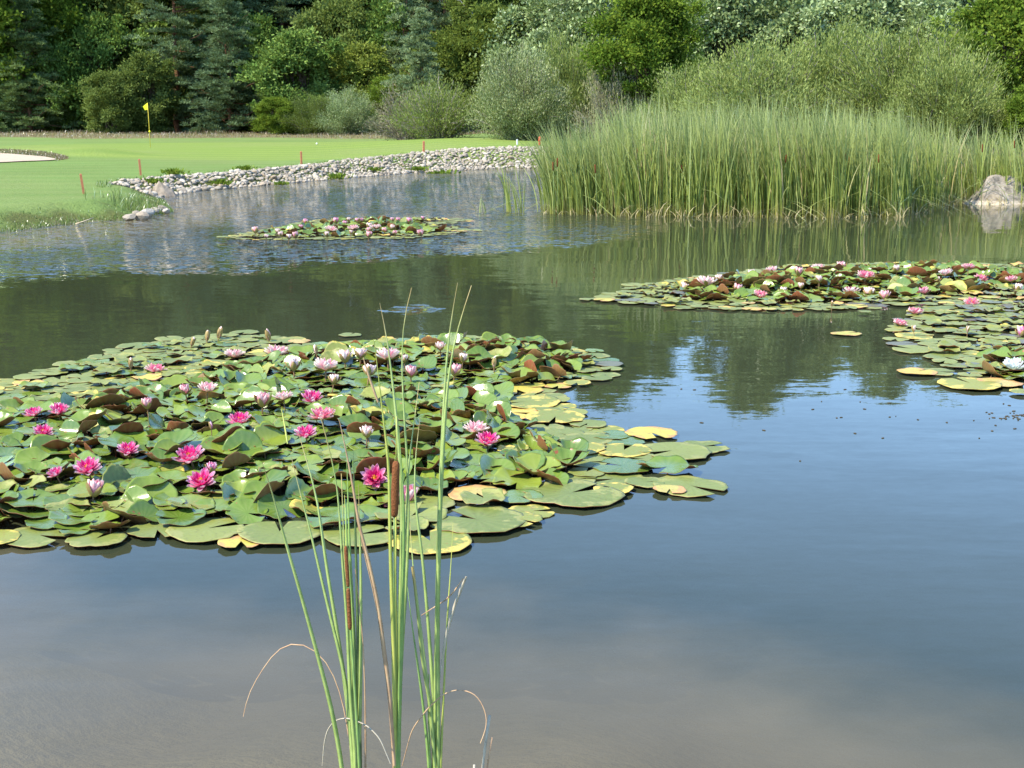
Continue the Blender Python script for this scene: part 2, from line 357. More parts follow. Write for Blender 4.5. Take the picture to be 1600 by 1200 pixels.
def limb(acc, a, b, r0, r1, rng, n=5, sag=0.0):
    a = np.asarray(a, float); b = np.asarray(b, float); t = np.linspace(0, 1, n)[:, None]
    pts = a + (b - a) * t; ln = np.linalg.norm(b - a)
    pts[1:-1] += rng.normal(0, .04 * ln, (n - 2, 3)); pts[:, 2] += sag * ln * (t[:, 0] * (1 - t[:, 0])) * 4
    V, F = tube(pts, np.linspace(r0, r1, n), 6, False); acc.add(V, F, .5)
def tree_mesh_broad(seed, H, Rr, zb, ncl, nl, L, Wd, trunk_r, shape=1.0, up=.3, stems=1, csize=.24):
    rng = np.random.default_rng(seed); tr = Acc(); cs = []; rs = []
    for q in range(ncl):
        th = rng.uniform(0, 2 * np.pi); u = rng.uniform(0, 1) ** .9; z = zb + (H - zb) * u
        prof = math.sin(math.pi * min(max(.14 + .82 * u, 0), 1)) ** .6 * (1 + .24 * math.sin(2 * th + seed + 3 * u) + .18 * math.sin(5 * th + seed * 2 + 7 * u))
        rad = Rr * prof * (rng.uniform(.15, 1) ** .38) * shape
        r = H * csize * .27 * rng.uniform(.45, 1.25) if H < 9 else H * csize * .24 * rng.uniform(.4, 1.3)
        if rng.uniform() < .16: rad *= rng.uniform(1.12, 1.32); r *= .7; z += rng.uniform(0, .06) * H * (u > .7)
        rad = max(rad - r * .6, 0); cs.append((rad * math.cos(th), rad * math.sin(th), min(z, H * (1.06 if rng.uniform() < .2 else 1) - r * .55))); rs.append(r)
    bases = [(0, 0)] if stems == 1 else [(rng.uniform(-.4, .4) * Rr * .5, rng.uniform(-.4, .4) * Rr * .5) for _ in range(stems)]
    for (bx, by) in bases:
        top = np.array((bx * 1.6 + rng.uniform(-.2, .2), by * 1.6, H * (.86 if stems == 1 else rng.uniform(.55, .8))))
        zz = np.linspace(-.3, 1, 9); pts = np.array([(bx + (top[0] - bx) * max(q, 0) + rng.normal(0, .012 * H), by + (top[1] - by) * max(q, 0) + rng.normal(0, .012 * H), top[2] * q if q > 0 else -.5) for q in zz])
        V, F = tube(pts, np.interp(zz, (-.3, 0, .1, 1), (trunk_r * 1.4, trunk_r * 1.25, trunk_r, trunk_r * .15)), 8, True); tr.add(V, F, .5)
    for c, r in list(zip(cs, rs))[::(1 if ncl < 60 else 3)]:
        bx, by = bases[rng.integers(len(bases))]; zs = max(c[2] * rng.uniform(.45, .75), zb * .6)
        f = zs / H; limb(tr, (bx * (1 + .6 * f), by * (1 + .6 * f), zs), c, trunk_r * .32, trunk_r * .07, rng, 5, .05)
    V, F, T = cloud_from_clusters(cs, rs, nl / ncl, L, Wd, rng, .75, 1.0, up)
    return tr.V and (tr, V, F, T)
def tree_mesh_pine(seed, H, Rr, zb, nl, L, Wd, trunk_r, top_round=.8, tuft=.55):
    rng = np.random.default_rng(seed); tr = Acc()
    pts = np.array([(rng.normal(0, .02 * H * abs(q)), rng.normal(0, .01 * H), H * q if q > 0 else -.5) for q in np.linspace(-.05, 1, 12)])
    V, F = tube(pts, np.linspace(trunk_r * 1.2, trunk_r * .1, 12), 8, True); tr.add(V, F, .5)
    P = []; Dd = []; tone = []; z = zb; tufts = []
    while z < H * .985:
        f = (z - zb) / (H - zb); rad = Rr * min(1.0, (1 - f) ** top_round * 1.15 + .06) * rng.uniform(.7, 1.15)
        for q in range(rng.integers(4, 7)):
            th = rng.uniform(0, 2 * np.pi); l = rad * rng.uniform(.55, 1.1); up = rng.uniform(-.12, .25) + .5 * f
            a = np.array((0, 0, z + rng.uniform(-.2, .2))); b = a + np.array((math.cos(th) * l, math.sin(th) * l, l * up))
            limb(tr, a, b, trunk_r * .28 * (1 - .7 * f), trunk_r * .05, rng, 4, -.05)
            nt_ = max(int(l * 2.6 / tuft * .55), 3)
            for k in range(nt_):
                s = rng.uniform(.3, 1.0); c = a + (b - a) * s + np.array((rng.normal(0, .16 * l), rng.normal(0, .16 * l), rng.normal(.05, .07 * l) - .05 * l * math.sin(math.pi * s)))
                tufts.append((*c, tuft * rng.uniform(.5, 1.1), th))
        z += (H - zb) / 26 * rng.uniform(.6, 1.4)
    tufts = np.array(tufts); k = len(tufts); per = max(int(nl / k), 8); idx = np.repeat(np.arange(k), per); n = len(idx)
    d = rdir(n, rng); d[:, 2] = np.abs(d[:, 2]) * .6
    off = d * (tufts[idx, 3] * rng.uniform(.1, 1, n) ** .6)[:, None]; off[:, 2] *= .6
    P = tufts[idx, :3] + off; ct = rng.uniform(-.2, .2, k)
    D = d + np.stack([np.cos(tufts[idx, 4]), np.sin(tufts[idx, 4]), np.full(n, .6)], -1) * .6
    V, F, T = leafcloud(P, D, L, Wd, rng, np.clip(.5 + ct[idx] + rng.normal(0, .14, n), 0, 1), .35)
    return tr, V, F, T
def tree_mesh_birch(seed, H, Rr, zb, nl, L, Wd, trunk_r):
    rng = np.random.default_rng(seed); tr = Acc(); lean = rng.uniform(-.08, .08)
    q = np.linspace(-.04, 1, 14); pts = np.stack([lean * H * q * q + np.cumsum(rng.normal(0, .008 * H, 14)), np.cumsum(rng.normal(0, .006 * H, 14)), H * q], -1); pts[0, 2] = -.5
    V, F = tube(pts, np.linspace(trunk_r * 1.1, trunk_r * .12, 14), 8, True); tr.add(V, F, .5)
    Ps = []; Ts = []
    nb_ = 46
    for k in range(nb_):
        z = zb + (H - zb) * rng.uniform(0, 1) ** .8; f = (z - zb) / (H - zb); th = rng.uniform(0, 2 * np.pi); l = Rr * (1.05 - .75 * f) * rng.uniform(.5, 1.1)
        px = np.interp(z, pts[:, 2], pts[:, 0]); py = np.interp(z, pts[:, 2], pts[:, 1])
        a = np.array((px, py, z)); b = a + np.array((math.cos(th) * l, math.sin(th) * l, l * .55)); limb(tr, a, b, trunk_r * .22, .02, rng, 5, .12)
        for s in range(7):
            c = a + (b - a) * rng.uniform(.3, 1.05); ln = rng.uniform(.6, 1.9); m_ = int(nl / nb_ / 7); u = rng.uniform(0, 1, m_)
            tt = rng.uniform(-.2, .2)
            Ps.append(np.stack([c[0] + rng.normal(0, .18 + .12 * u, m_), c[1] + rng.normal(0, .18 + .12 * u, m_), c[2] + .25 - u * ln], -1)); Ts.append(np.clip(.5 + tt + rng.normal(0, .15, m_), 0, 1))
    P = np.concatenate(Ps); T = np.concatenate(Ts)
    V, F, T = leafcloud(P, np.tile((0, 0, -.7), (len(P), 1)), L, Wd, rng, T, .7)
    return tr, V, F, T
def tree_mesh_willow(seed, H, Rr, nl, L, Wd, twiggy=.0, openness=.0):
    """many-stemmed dome of upright leafy shoots"""
    rng = np.random.default_rng(seed); tr = Acc(); Ps = []; Ds = []; Ts = []
    ns = 120
    for k in range(ns):
        th = rng.uniform(0, 2 * np.pi); u = rng.uniform(0, 1) ** .55; hh_ = H * (1 - .75 * u ** 2.2) * rng.uniform(.72, 1.04) * (1 + .12 * math.sin(3 * th + seed) + .07 * math.sin(7 * th))
        b = np.array((math.cos(th) * Rr * u, math.sin(th) * Rr * u, hh_)); a = np.array((math.cos(th) * Rr * .16 * u, math.sin(th) * Rr * .16 * u, -.1))
        n = 7; q = np.linspace(0, 1, n)[:, None]; pts = a + (b - a) * np.c_[q ** 1.25, q ** 1.25, q ** .85]; pts[1:-1] += rng.normal(0, .03 * H, (n - 2, 3))
        V, F = tube(pts, np.linspace(.035, .008, n), 4, False); tr.add(V, F, .5)
        m_ = int(nl / ns); s = rng.uniform(.12, 1.0, m_) ** .75; base = np.stack([np.interp(s, q[:, 0], pts[:, c]) for c in range(3)], -1)
        sp = .13 * Rr * (1 - .45 * s); base += rng.normal(0, 1, (m_, 3)) * sp[:, None] * np.array((1, 1, .8))
        base[:, 2] = np.abs(base[:, 2])
        o = base - np.array((0, 0, H * .25)); o /= np.linalg.norm(o, axis=1)[:, None]
        Ps.append(base); Ds.append(o * .6 + np.array((0, 0, .7))); tt = rng.uniform(-.2, .2); Ts.append(np.clip(.45 + tt + .12 * s + rng.normal(0, .16, m_), 0, 1))
    P = np.concatenate(Ps); keep = rng.uniform(0, 1, len(P)) > openness
    V, F, T = leafcloud(P[keep], np.concatenate(Ds)[keep], L, Wd, rng, np.concatenate(Ts)[keep], .45)
    return tr, V, F, T
M = {}
def G(name, lo, mid, hi, **k): M[name] = leafmat(name, [(0.15, lo), (.5, mid), (.85, hi)], **k); return M[name]
G('pine_blue', (0.072, 0.113, 0.053), (0.152, 0.227, 0.111), (0.272, 0.363, 0.196), trans=.15, rand=.3)
G('pine_dark', (0.051, 0.090, 0.034), (0.112, 0.178, 0.065), (0.245, 0.320, 0.131), trans=.15, rand=.3)
G('pine_pale', (0.098, 0.145, 0.063), (0.196, 0.264, 0.127), (0.308, 0.396, 0.201), trans=.15, rand=.2)
G('oak_dark', (0.043, 0.086, 0.020), (0.095, 0.173, 0.037), (0.213, 0.307, 0.076), trans=.25, gloss=.5, rand=.3)
G('olive', (0.053, 0.081, 0.020), (0.116, 0.162, 0.040), (0.191, 0.249, 0.072), trans=.3, rand=.2)
G('maple_yellow', (0.086, 0.118, 0.019), (0.172, 0.217, 0.037), (0.280, 0.327, 0.076), trans=.3, gloss=.3, rand=.1)
G('fresh', (0.053, 0.100, 0.013), (0.114, 0.181, 0.023), (0.214, 0.292, 0.044), trans=.35, gloss=.3, rand=.2)
G('birch_leaf', (0.061, 0.088, 0.017), (0.126, 0.172, 0.035), (0.210, 0.265, 0.068), trans=.35, rand=.2)
G('poplar', (0.090, 0.133, 0.048), (0.178, 0.245, 0.091), (0.356, 0.448, 0.206), trans=.25, gloss=.6, rand=.25)
G('willow_olive', (0.093, 0.130, 0.030), (0.194, 0.241, 0.063), (0.311, 0.376, 0.128), trans=.3, gloss=.3, rand=.2)
G('willow_silver', (0.098, 0.128, 0.043), (0.209, 0.257, 0.096), (0.466, 0.514, 0.259), trans=.25, gloss=.6, rand=.1)
G('twig_scrub', (0.114, 0.102, 0.063), (0.216, 0.198, 0.116), (0.318, 0.324, 0.169), trans=.1, rand=.3)
bark = solid('bark', (.12, .09, .065), .95, .5, 3, .1, .02)
bark_pine = solid('bark_pine', (.23, .12, .07), .95, .5, 3, .1, .02)
bark_birch = solid('bark_birch', (.72, .70, .66), .8, .0, 2.2, .2, .0, col2=(.35, .33, .30))
bark_grey = solid('bark_grey', (.30, .27, .24), .9, .4, 4, .1, .01)
proto = {}
def mkproto(key, res, bk):
    tr, V, F, T = res
    proto[key] = (tr.build('trunk_' + key, bk, smooth=True), mesh('crown_' + key, V, F, M['oak_dark'], T))
mkproto('pine_tall_a', tree_mesh_pine(1, 22, 4.6, 1.2, 62000, .34, .075, .24, .7, .75), bark_pine)
mkproto('pine_tall_b', tree_mesh_pine(2, 22, 4.2, 5.8, 60000, .34, .075, .24, .5, .8), bark_pine)
mkproto('pine_low', tree_mesh_pine(3, 11, 3.7, .4, 52000, .27, .06, .16, .75, .5), bark_pine)
mkproto('pine_low_b', tree_mesh_pine(4, 9, 3.0, .3, 40000, .24, .06, .14, .85, .45), bark_pine)
mkproto('oak_tall', tree_mesh_broad(5, 21, 6.0, 1.0, 190, 70000, .34, .22, .32, csize=.24), bark)
mkproto('oak_tall_b', tree_mesh_broad(6, 22, 5.4, 2.0, 180, 70000, .36, .24, .30, csize=.23), bark)
mkproto('shrub_a', tree_mesh_broad(8, 6.5, 3.2, .2, 110, 40000, .19, .12, .12, stems=4, csize=.42), bark)
mkproto('shrub_b', tree_mesh_broad(9, 7.0, 2.9, .3, 100, 40000, .21, .14, .12, stems=3, csize=.42), bark)
mkproto('birch_a', tree_mesh_birch(10, 19, 3.4, 2.0, 52000, .2, .11, .16), bark_birch)
mkproto('birch_b', tree_mesh_birch(11, 17, 3.2, 1.5, 52000, .2, .11, .15), bark_birch)
mkproto('poplar', tree_mesh_broad(12, 20, 5.0, .8, 190, 70000, .30, .22, .28, csize=.23), bark)
mkproto('willow_a', tree_mesh_willow(13, 4.6, 3.6, 60000, .15, .04), bark_grey)
mkproto('willow_b', tree_mesh_willow(14, 4.4, 3.3, 60000, .15, .04), bark_grey)
mkproto('scrub', tree_mesh_willow(15, 3.0, 2.6, 22000, .14, .03, openness=.3), bark_grey)
mkproto('round', tree_mesh_broad(16, 6.6, 2.1, 1.0, 130, 52000, .14, .09, .11, csize=.34), bark)

# name, proto, leaf material, photo column, distance, height scale, label, category
TREES = [
 # understory between the larger trees
 ('broadleaf_tree', 'shrub_a', 'oak_dark', 22, 117, 1.75, .95, 'dark bushy tree behind the low spreading pine, above the bunker', 'tree', 201),
 ('broadleaf_tree', 'shrub_b', 'fresh', 108, 115, 1.5, .9, 'leafy green tree behind the first white post', 'tree', 202),
 ('broadleaf_tree', 'shrub_a', 'oak_dark', 172, 114, 1.45, .9, 'dark green tree in the shady gap beside the olive shrubs', 'tree', 203),
 ('broadleaf_tree', 'shrub_b', 'olive', 212, 119, 1.8, .9, 'yellowish green tree rising behind the golf flag', 'tree', 204),
 ('broadleaf_tree', 'shrub_a', 'olive', 332, 117, 1.7, .8, 'olive tree squeezed between the two blue-green pines', 'tree', 205),
 ('broadleaf_tree', 'shrub_b', 'oak_dark', 412, 116, 1.35, .8, 'dark tree close beside the blue-green young pine', 'tree', 206),
 ('broadleaf_tree', 'shrub_a', 'olive', 528, 115, 1.65, .8, 'olive tree between the hazel shrub and the maple', 'tree', 207),
 ('broadleaf_tree', 'shrub_b', 'oak_dark', 618, 114, 1.5, .8, 'deep green tree just beyond the yellow maple', 'tree', 208),
 ('pine_tree', 'pine_low_b', 'pine_pale', 640, 112, 1.35, .9, 'pale pine standing behind the young pine by the brushwood', 'tree', 209),
 ('broadleaf_tree', 'shrub_a', 'birch_leaf', 700, 104, 1.15, .95, 'yellow-green bushy tree under the leaning birch', 'tree', 210),
 ('broadleaf_tree', 'shrub_b', 'birch_leaf', 775, 100, 1.25, 1, 'yellow-green tree between the two white-trunked birches', 'tree', 211),
 ('broadleaf_tree', 'shrub_a', 'poplar', 845, 98, 1.45, .9, 'pale leafy tree above the larger grey willow', 'tree', 212),
 ('broadleaf_tree', 'shrub_b', 'poplar', 935, 92, 1.4, .9, 'pale green tree between the round grey pine and the bright round tree', 'tree', 213),
 ('broadleaf_tree', 'shrub_a', 'olive', 1045, 80, 1.1, .9, 'olive tree behind the bright round tree, beside the dark pine', 'tree', 214),
 ('broadleaf_tree', 'shrub_b', 'poplar', 1130, 76, 1.2, .9, 'pale bushy tree beside the dark pine, over the low olive willow', 'tree', 215),
 ('broadleaf_tree', 'shrub_a', 'poplar', 1235, 76, 1.2, 1, 'pale bushy tree between the first two poplars', 'tree', 216),
 ('broadleaf_tree', 'shrub_b', 'poplar', 1335, 76, 1.15, 1, 'pale bushy tree between the tallest poplar and the twiggy willow', 'tree', 217),
 ('broadleaf_tree', 'shrub_a', 'poplar', 1440, 74, 1.1, 1, 'pale bushy tree behind the twiggy willow', 'tree', 218),
 # left edge
 ('broadleaf_tree', 'oak_tall', 'fresh', -10, 113, 1.05, 1, 'dark green broadleaf tree at the wood edge, furthest from the reed bed', 'tree', 0),
 ('pine_tree', 'pine_low', 'pine_dark', 62, 111, .95, 1.1, 'low spreading pine with layered boughs above the sand bunker', 'tree', 1),
 ('broadleaf_tree', 'oak_tall_b', 'oak_dark', 130, 120, 1.1, 1, 'tall deep green oak rising behind the white post by the wood', 'tree', 2),
 ('olive_shrub', 'shrub_a', 'olive', 188, 107, .72, 1.1, 'low olive shrub just beside the golf flag, the smaller of two', 'shrub', 3),
 ('olive_shrub', 'shrub_b', 'olive', 240, 109, .88, 1.0, 'rounded olive shrub directly behind the golf flag, the taller of two', 'shrub', 4),
 ('pine_tree', 'pine_tall_a', 'pine_blue', 288, 113, .9, 1.0, 'grey-green pine with boughs to the ground, next to the olive shrubs', 'tree', 5),
 ('pine_tree', 'pine_low', 'pine_blue', 368, 110, 1.0, 1.0, 'blue-green young pine with drooping lower boughs beside the dark oaks', 'tree', 6),
 ('pine_tree', 'pine_tall_b', 'pine_blue', 455, 121, 1.05, 1.1, 'tall pine with bare reddish trunk and high crown at the dark gap', 'tree', 7),
 ('broadleaf_shrub', 'shrub_b', 'oak_dark', 470, 108, 1.1, 1.15, 'large mid-green hazel shrub between the young pine and the yellow maple', 'shrub', 8),
 ('maple_tree', 'shrub_b', 'maple_yellow', 572, 110, .98, 1.1, 'yellow-green maple standing above the second white post', 'tree', 9),
 ('low_shrub', 'shrub_a', 'fresh', 440, 103, .42, 1.5, 'small bright bush at the foot of the hazel shrub', 'shrub', 10),
 ('low_shrub', 'willow_a', 'olive', 497, 102, .68, 1.1, 'low olive bush at the field edge between hazel and maple', 'shrub', 11),
 ('low_shrub', 'willow_b', 'poplar', 548, 101, .8, 1.0, 'soft grey-green bush below the yellow maple', 'shrub', 12),
 ('low_shrub', 'shrub_b', 'fresh', 606, 104, .6, .95, 'upright bright green bush just past the second white post', 'shrub', 13),
 ('birch_tree', 'birch_a', 'birch_leaf', 560, 122, 1.15, 1.1, 'drooping golden-green birch high above the yellow maple', 'tree', 14),
 ('pine_tree', 'pine_low_b', 'pine_pale', 662, 98, .95, .8, 'pale blue young pine behind the dry brushwood', 'tree', 15),
 ('pine_tree', 'pine_tall_a', 'pine_pale', 700, 117, 1.0, .95, 'tall pale pine beside the leaning birch', 'tree', 16),
 ('birch_tree', 'birch_b', 'birch_leaf', 742, 103, .9, 1, 'birch with thin leaning white trunk above the silver willow', 'tree', 17),
 ('birch_tree', 'birch_a', 'birch_leaf', 806, 106, .95, 1.0, 'straight white-trunked birch, the one closest to the round grey pine', 'tree', 18),
 ('pine_tree', 'pine_low', 'pine_pale', 886, 94, 1.05, .95, 'round grey-green pine between the birches and the bright round tree', 'tree', 19),
 ('dry_scrub', 'scrub', 'twig_scrub', 640, 78, 1.05, 1.0, 'brownish dry brushwood bush at the end of the green', 'shrub', 20),
 ('dry_scrub', 'scrub', 'willow_olive', 690, 70, 1.1, 1.0, 'pale feathery scrub bush beside the silver willow', 'shrub', 21),
 ('willow_bush', 'willow_a', 'willow_silver', 812, 64, .98, .72, 'silvery willow bush with white-tipped leaves above the stone bank', 'shrub', 22),
 ('willow_bush', 'willow_b', 'willow_olive', 890, 68, 1.22, .75, 'larger olive-grey willow bush behind the silvery one', 'shrub', 23),
 ('dry_scrub', 'scrub', 'twig_scrub', 950, 60, 1.35, .5, 'grey leafless-looking scrub in front of the bright round tree', 'shrub', 24),
 ('round_tree', 'round', 'fresh', 1004, 60, 1.03, 1.0, 'bright green round-crowned tree standing alone above the willows', 'tree', 25),
 ('pine_tree', 'pine_low', 'pine_dark', 1092, 86, .95, .9, 'dark pine just beyond the bright round tree', 'tree', 26),
 ('willow_bush', 'willow_b', 'willow_olive', 1075, 54, .78, 1.0, 'low olive willow beside the bright round tree', 'shrub', 27),
 ('willow_bush', 'willow_a', 'willow_olive', 1180, 50, .92, 1.0, 'broad olive willow behind the highest part of the reeds', 'shrub', 28),
 ('willow_bush', 'willow_b', 'willow_olive', 1290, 54, 1.12, 1.05, 'tallest olive willow in the row behind the reeds', 'shrub', 29),
 ('willow_bush', 'willow_a', 'willow_olive', 1400, 50, 1.0, 1.0, 'olive willow with bare twigs next to the dark green bush', 'shrub', 30),
 ('willow_bush', 'willow_b', 'willow_olive', 1470, 46, .85, .9, 'small olive willow in front of the leafy bush beyond the boulder', 'shrub', 31),
 ('leafy_bush', 'shrub_a', 'fresh', 1560, 52, .86, 1.0, 'fresh green broadleaf bush with a dark hollow beyond the boulder', 'shrub', 32),
 ('low_shrub', 'shrub_b', 'fresh', 1600, 44, .32, 1.2, 'small bright bush at the foot of the leafy bush beyond the boulder', 'shrub', 33),
 ('poplar_tree', 'poplar', 'poplar', 1180, 84, .77, 1.0, 'pale glossy-leaved poplar above the broad olive willow', 'tree', 34),
 ('poplar_tree', 'poplar', 'poplar', 1285, 88, .71, .95, 'tallest pale poplar, above the tallest willow', 'tree', 35),
 ('poplar_tree', 'poplar', 'poplar', 1385, 84, .70, 1.0, 'pale poplar above the twiggy willow', 'tree', 36),
 ('poplar_tree', 'oak_tall', 'poplar', 1490, 86, .68, 1, 'broad dull poplar above the leafy bush', 'tree', 37),
 ('pine_tree', 'pine_tall_a', 'pine_blue', 1585, 88, .66, 1, 'grey pine over the fresh green bush beyond the boulder', 'tree', 38),
]
# the wood behind: trees one can hardly tell apart
k = 40
for row, (D, x0, x1, step) in enumerate([(124, -160, 1050, 60), (136, -200, 1750, 82), (104, 950, 1800, 90), (150, -200, 1800, 100)]):
    px = x0 + rng.uniform(0, 30)
    while px < x1:
        pr = ['oak_tall', 'pine_tall_b', 'oak_tall_b', 'pine_tall_a', 'poplar'][rng.integers(5)]
        mt = {'oak_tall': 'oak_dark', 'oak_tall_b': 'oak_dark', 'pine_tall_a': 'pine_blue' if px < 600 else 'pine_pale', 'pine_tall_b': 'pine_dark', 'poplar': 'poplar' if px > 600 else 'olive'}[pr]
        H = rng.uniform(.88, 1.06) * (1.2 if px < 500 else .97 if D > 110 else .72)
        if 1060 < px < 1130 : H *= .72
        nm = 'pine_tree' if 'pine' in pr else 'broadleaf_tree'
        TREES.append((nm, pr, mt, px, D + rng.uniform(-4, 4), H, .95, None, 'tree', k)); k += 1
        px += step * rng.uniform(.75, 1.25)
for (nm, pr, mt, px, D, H, wid, lab, cat, sd) in TREES:
    X0 = (px - 800) / FPX * D; X0 *= 1.0; z0 = hz(X0, D)
    r = np.random.default_rng(sd + 100)
    e_ = empty(nm, (X0, D, z0 - .05), r.uniform(0, 6.28)); e_.scale = (H * wid, H * wid, H)
    tme, cme = proto[pr]
    obj('trunk', tme, e_)
    c_ = obj('crown', cme, e_); c_.material_slots[0].link = 'OBJECT'; c_.material_slots[0].material = M[mt]
    if lab: tag(e_, lab, cat)
    else: tag(e_, 'tall %s in the dense wood behind the first row of trees' % ('pine' if nm == 'pine_tree' else 'broadleaf tree'), cat, 'trees of the dense wood behind')
# dark undergrowth deep in the wood
r = np.random.default_rng(55); n = 60000
P = np.stack([r.uniform(-75, 75, n), r.uniform(112, 160, n), np.zeros(n)], -1); P = P[(P[:, 1] > 116) | (P[:, 0] < 5)]; P[:, 2] = .9 + r.uniform(0, 1, len(P)) ** 1.5 * 3.2
V, F, T = leafcloud(P, np.tile((0, 0, .6), (len(P), 1)), .45, .25, r, np.clip(r.normal(.4, .15, len(P)), 0, 1), .8)
tag(obj('undergrowth', mesh('undergrowth', V, F, M['oak_dark'], T)), 'dense undergrowth filling the wood', kind='stuff')

# ------------------------------------------------------------------ blades: grass, reeds
def blades(base, hgt, wid, lean, rng, tone, seg=4, droop=.25, face=None):
    """many thin curved blades as one mesh; base (N,3), lean (N,2) horizontal tip offset as share of height"""
    n = len(base); th = rng.uniform(0, np.pi, n) if face is None else face
    sx, sy = np.cos(th), np.sin(th); t = np.linspace(0, 1, seg + 1)
    bend = t ** 2.0
    cx = base[:, None, 0] + (lean[:, None, 0] * hgt[:, None]) * bend; cyy = base[:, None, 1] + (lean[:, None, 1] * hgt[:, None]) * bend
    mag = np.hypot(lean[:, 0], lean[:, 1])
    cz = base[:, None, 2] + hgt[:, None] * (t - droop * mag[:, None] * t ** 3)
    wd = wid[:, None] * np.interp(t, (0, .35, .75, 1), (.7, 1, .75, .06)) * .5
    V = np.empty((n, seg + 1, 2, 3)); V[..., 0, 0] = cx - sx[:, None] * wd; V[..., 1, 0] = cx + sx[:, None] * wd
    V[..., 0, 1] = cyy - sy[:, None] * wd; V[..., 1, 1] = cyy + sy[:, None] * wd; V[..., 0, 2] = cz; V[..., 1, 2] = cz
    o = np.arange(n)[:, None] * (seg + 1) * 2; k = np.arange(seg)[None] * 2
    F = np.stack([o + k, o + k + 1, o + k + 3, o + k + 2], -1).reshape(-1, 4)
    return V.reshape(-1, 3), F, np.repeat(tone, (seg + 1) * 2), np.tile(np.repeat(t, 2), n)
def bladmat(name, lo, mid, hi, basec, dryc, trans=.3, gloss=.25, tip=None):
    m, t, out = nmat(name); tn = attr(t, 'tone'); up = attr(t, 'up')
    c = ramp(t, tn, [(.1, lo), (.45, mid), (.8, hi), (.93, dryc)])
    c = mixc(t, ramp(t, up, [(.02, (1, 1, 1)), (.22, (0, 0, 0))]), c, basec)
    if name == 'reed': c = mixc(t, mathn(t, 'MULTIPLY', ramp(t, up, [(.45, (0, 0, 0)), (.95, (1, 1, 1))]), .4), c, (.43, .47, .22))
    if tip: c = mixc(t, ramp(t, up, [(.9, (0, 0, 0)), (1, (1, 1, 1))]), c, tip)
    d = nd(t, 'ShaderNodeBsdfDiffuse'); tr = nd(t, 'ShaderNodeBsdfTranslucent'); t.links.new(c, d.inputs[0]); t.links.new(c, tr.inputs[0])
    mx = nd(t, 'ShaderNodeMixShader'); mx.inputs[0].default_value = trans; t.links.new(d.outputs[0], mx.inputs[1]); t.links.new(tr.outputs[0], mx.inputs[2])
    g = nd(t, 'ShaderNodeBsdfGlossy'); g.inputs['Roughness'].default_value = .4
    fr = nd(t, 'ShaderNodeFresnel'); m2 = nd(t, 'ShaderNodeMixShader'); t.links.new(mathn(t, 'MULTIPLY', fr.outputs[0], gloss), m2.inputs[0])
    t.links.new(mx.outputs[0], m2.inputs[1]); t.links.new(g.outputs[0], m2.inputs[2]); t.links.new(m2.outputs[0], out.inputs[0]); return m
M['reed'] = bladmat('reed', (.155, .205, .04), (.275, .34, .075), (.41, .47, .15), (.36, .34, .09), (.50, .42, .22), .4, .12)
M['grass'] = bladmat('grass', (.10, .16, .035), (.17, .25, .06), (.25, .32, .09), (.13, .15, .05), (.32, .27, .14))
M['drygrass'] = bladmat('drygrass', (.13, .16, .05), (.24, .19, .09), (.34, .24, .14), (.16, .15, .06), (.36, .25, .18), tip=(.30, .17, .12))
M['deadreed'] = solid('deadreed', (.55, .46, .30), .8, .35, 10, .2)
# reed bed: clumps of leaves standing in the shallows
front = [(838, 333), (900, 336), (1000, 338), (1100, 339), (1200, 340), (1300, 340), (1400, 340), (1440, 332), (1500, 318), (1640, 322)]
FR = np.array([unproj(*q)[:2] for q in front])
def front_y(X): return np.interp(X, FR[:, 0], FR[:, 1])
r = np.random.default_rng(21)
nc = 1650; cX = r.uniform(.8, 13.2, nc); u = r.uniform(0, 1, nc) ** 1.15
depth_ = np.interp(cX, (.45, 1.2, 3, 8, 10.5, 13.2), (.8, 3.0, 7.0, 6.5, 3.5, 4.0)); cY = front_y(cX) + u * depth_
keep = ~((cX > 8.9) & (r.uniform(0, 1, nc) < .55)); 
keep &= ~((np.abs(cX - (1566 - 800) / FPX * cY) < .85) & (cY < 29.6) & (r.uniform(0, 1, nc) < .93))
cX, cY = cX[keep], cY[keep]; nc = len(cX)
per = r.integers(9, 16, nc); idx = np.repeat(np.arange(nc), per); n = len(idx)
base = np.stack([cX[idx] + r.normal(0, .11, n), cY[idx] + r.normal(0, .11, n), np.full(n, -.12)], -1)
hmax = np.interp(cX, (.45, 1.0, 2.4, 4.5, 7.5, 8.8, 13), (1.55, 1.95, 2.35, 2.45, 2.35, 1.95, 1.85)) 
hg = (hmax * r.uniform(.8, 1.1, nc) * (1 + .05 * np.sin(cX * 2.3 + 1) + .04 * np.sin(cX * 5.1 + cY)))[idx] * r.uniform(.62, 1.05, n)
ln = np.stack([-.08 + r.normal(0, .06, nc)[idx] + .05 * np.sin(cX * 1.7 + cY * .8)[idx] + r.normal(0, .10, n), r.normal(0, .1, n)], -1); ln[:, 0] -= .07 * np.exp(-((cX[idx] - .5) / .9) ** 2)
tone = np.clip(.42 + r.normal(0, .13, nc)[idx] + r.normal(0, .22, n) + .12 * (cX[idx] > 8.8), 0, 1)
V1, F1, T1, U1 = blades(base, hg, np.full(n, .0185) * r.uniform(.6, 1.4, n), ln, r, tone, 6, .5)
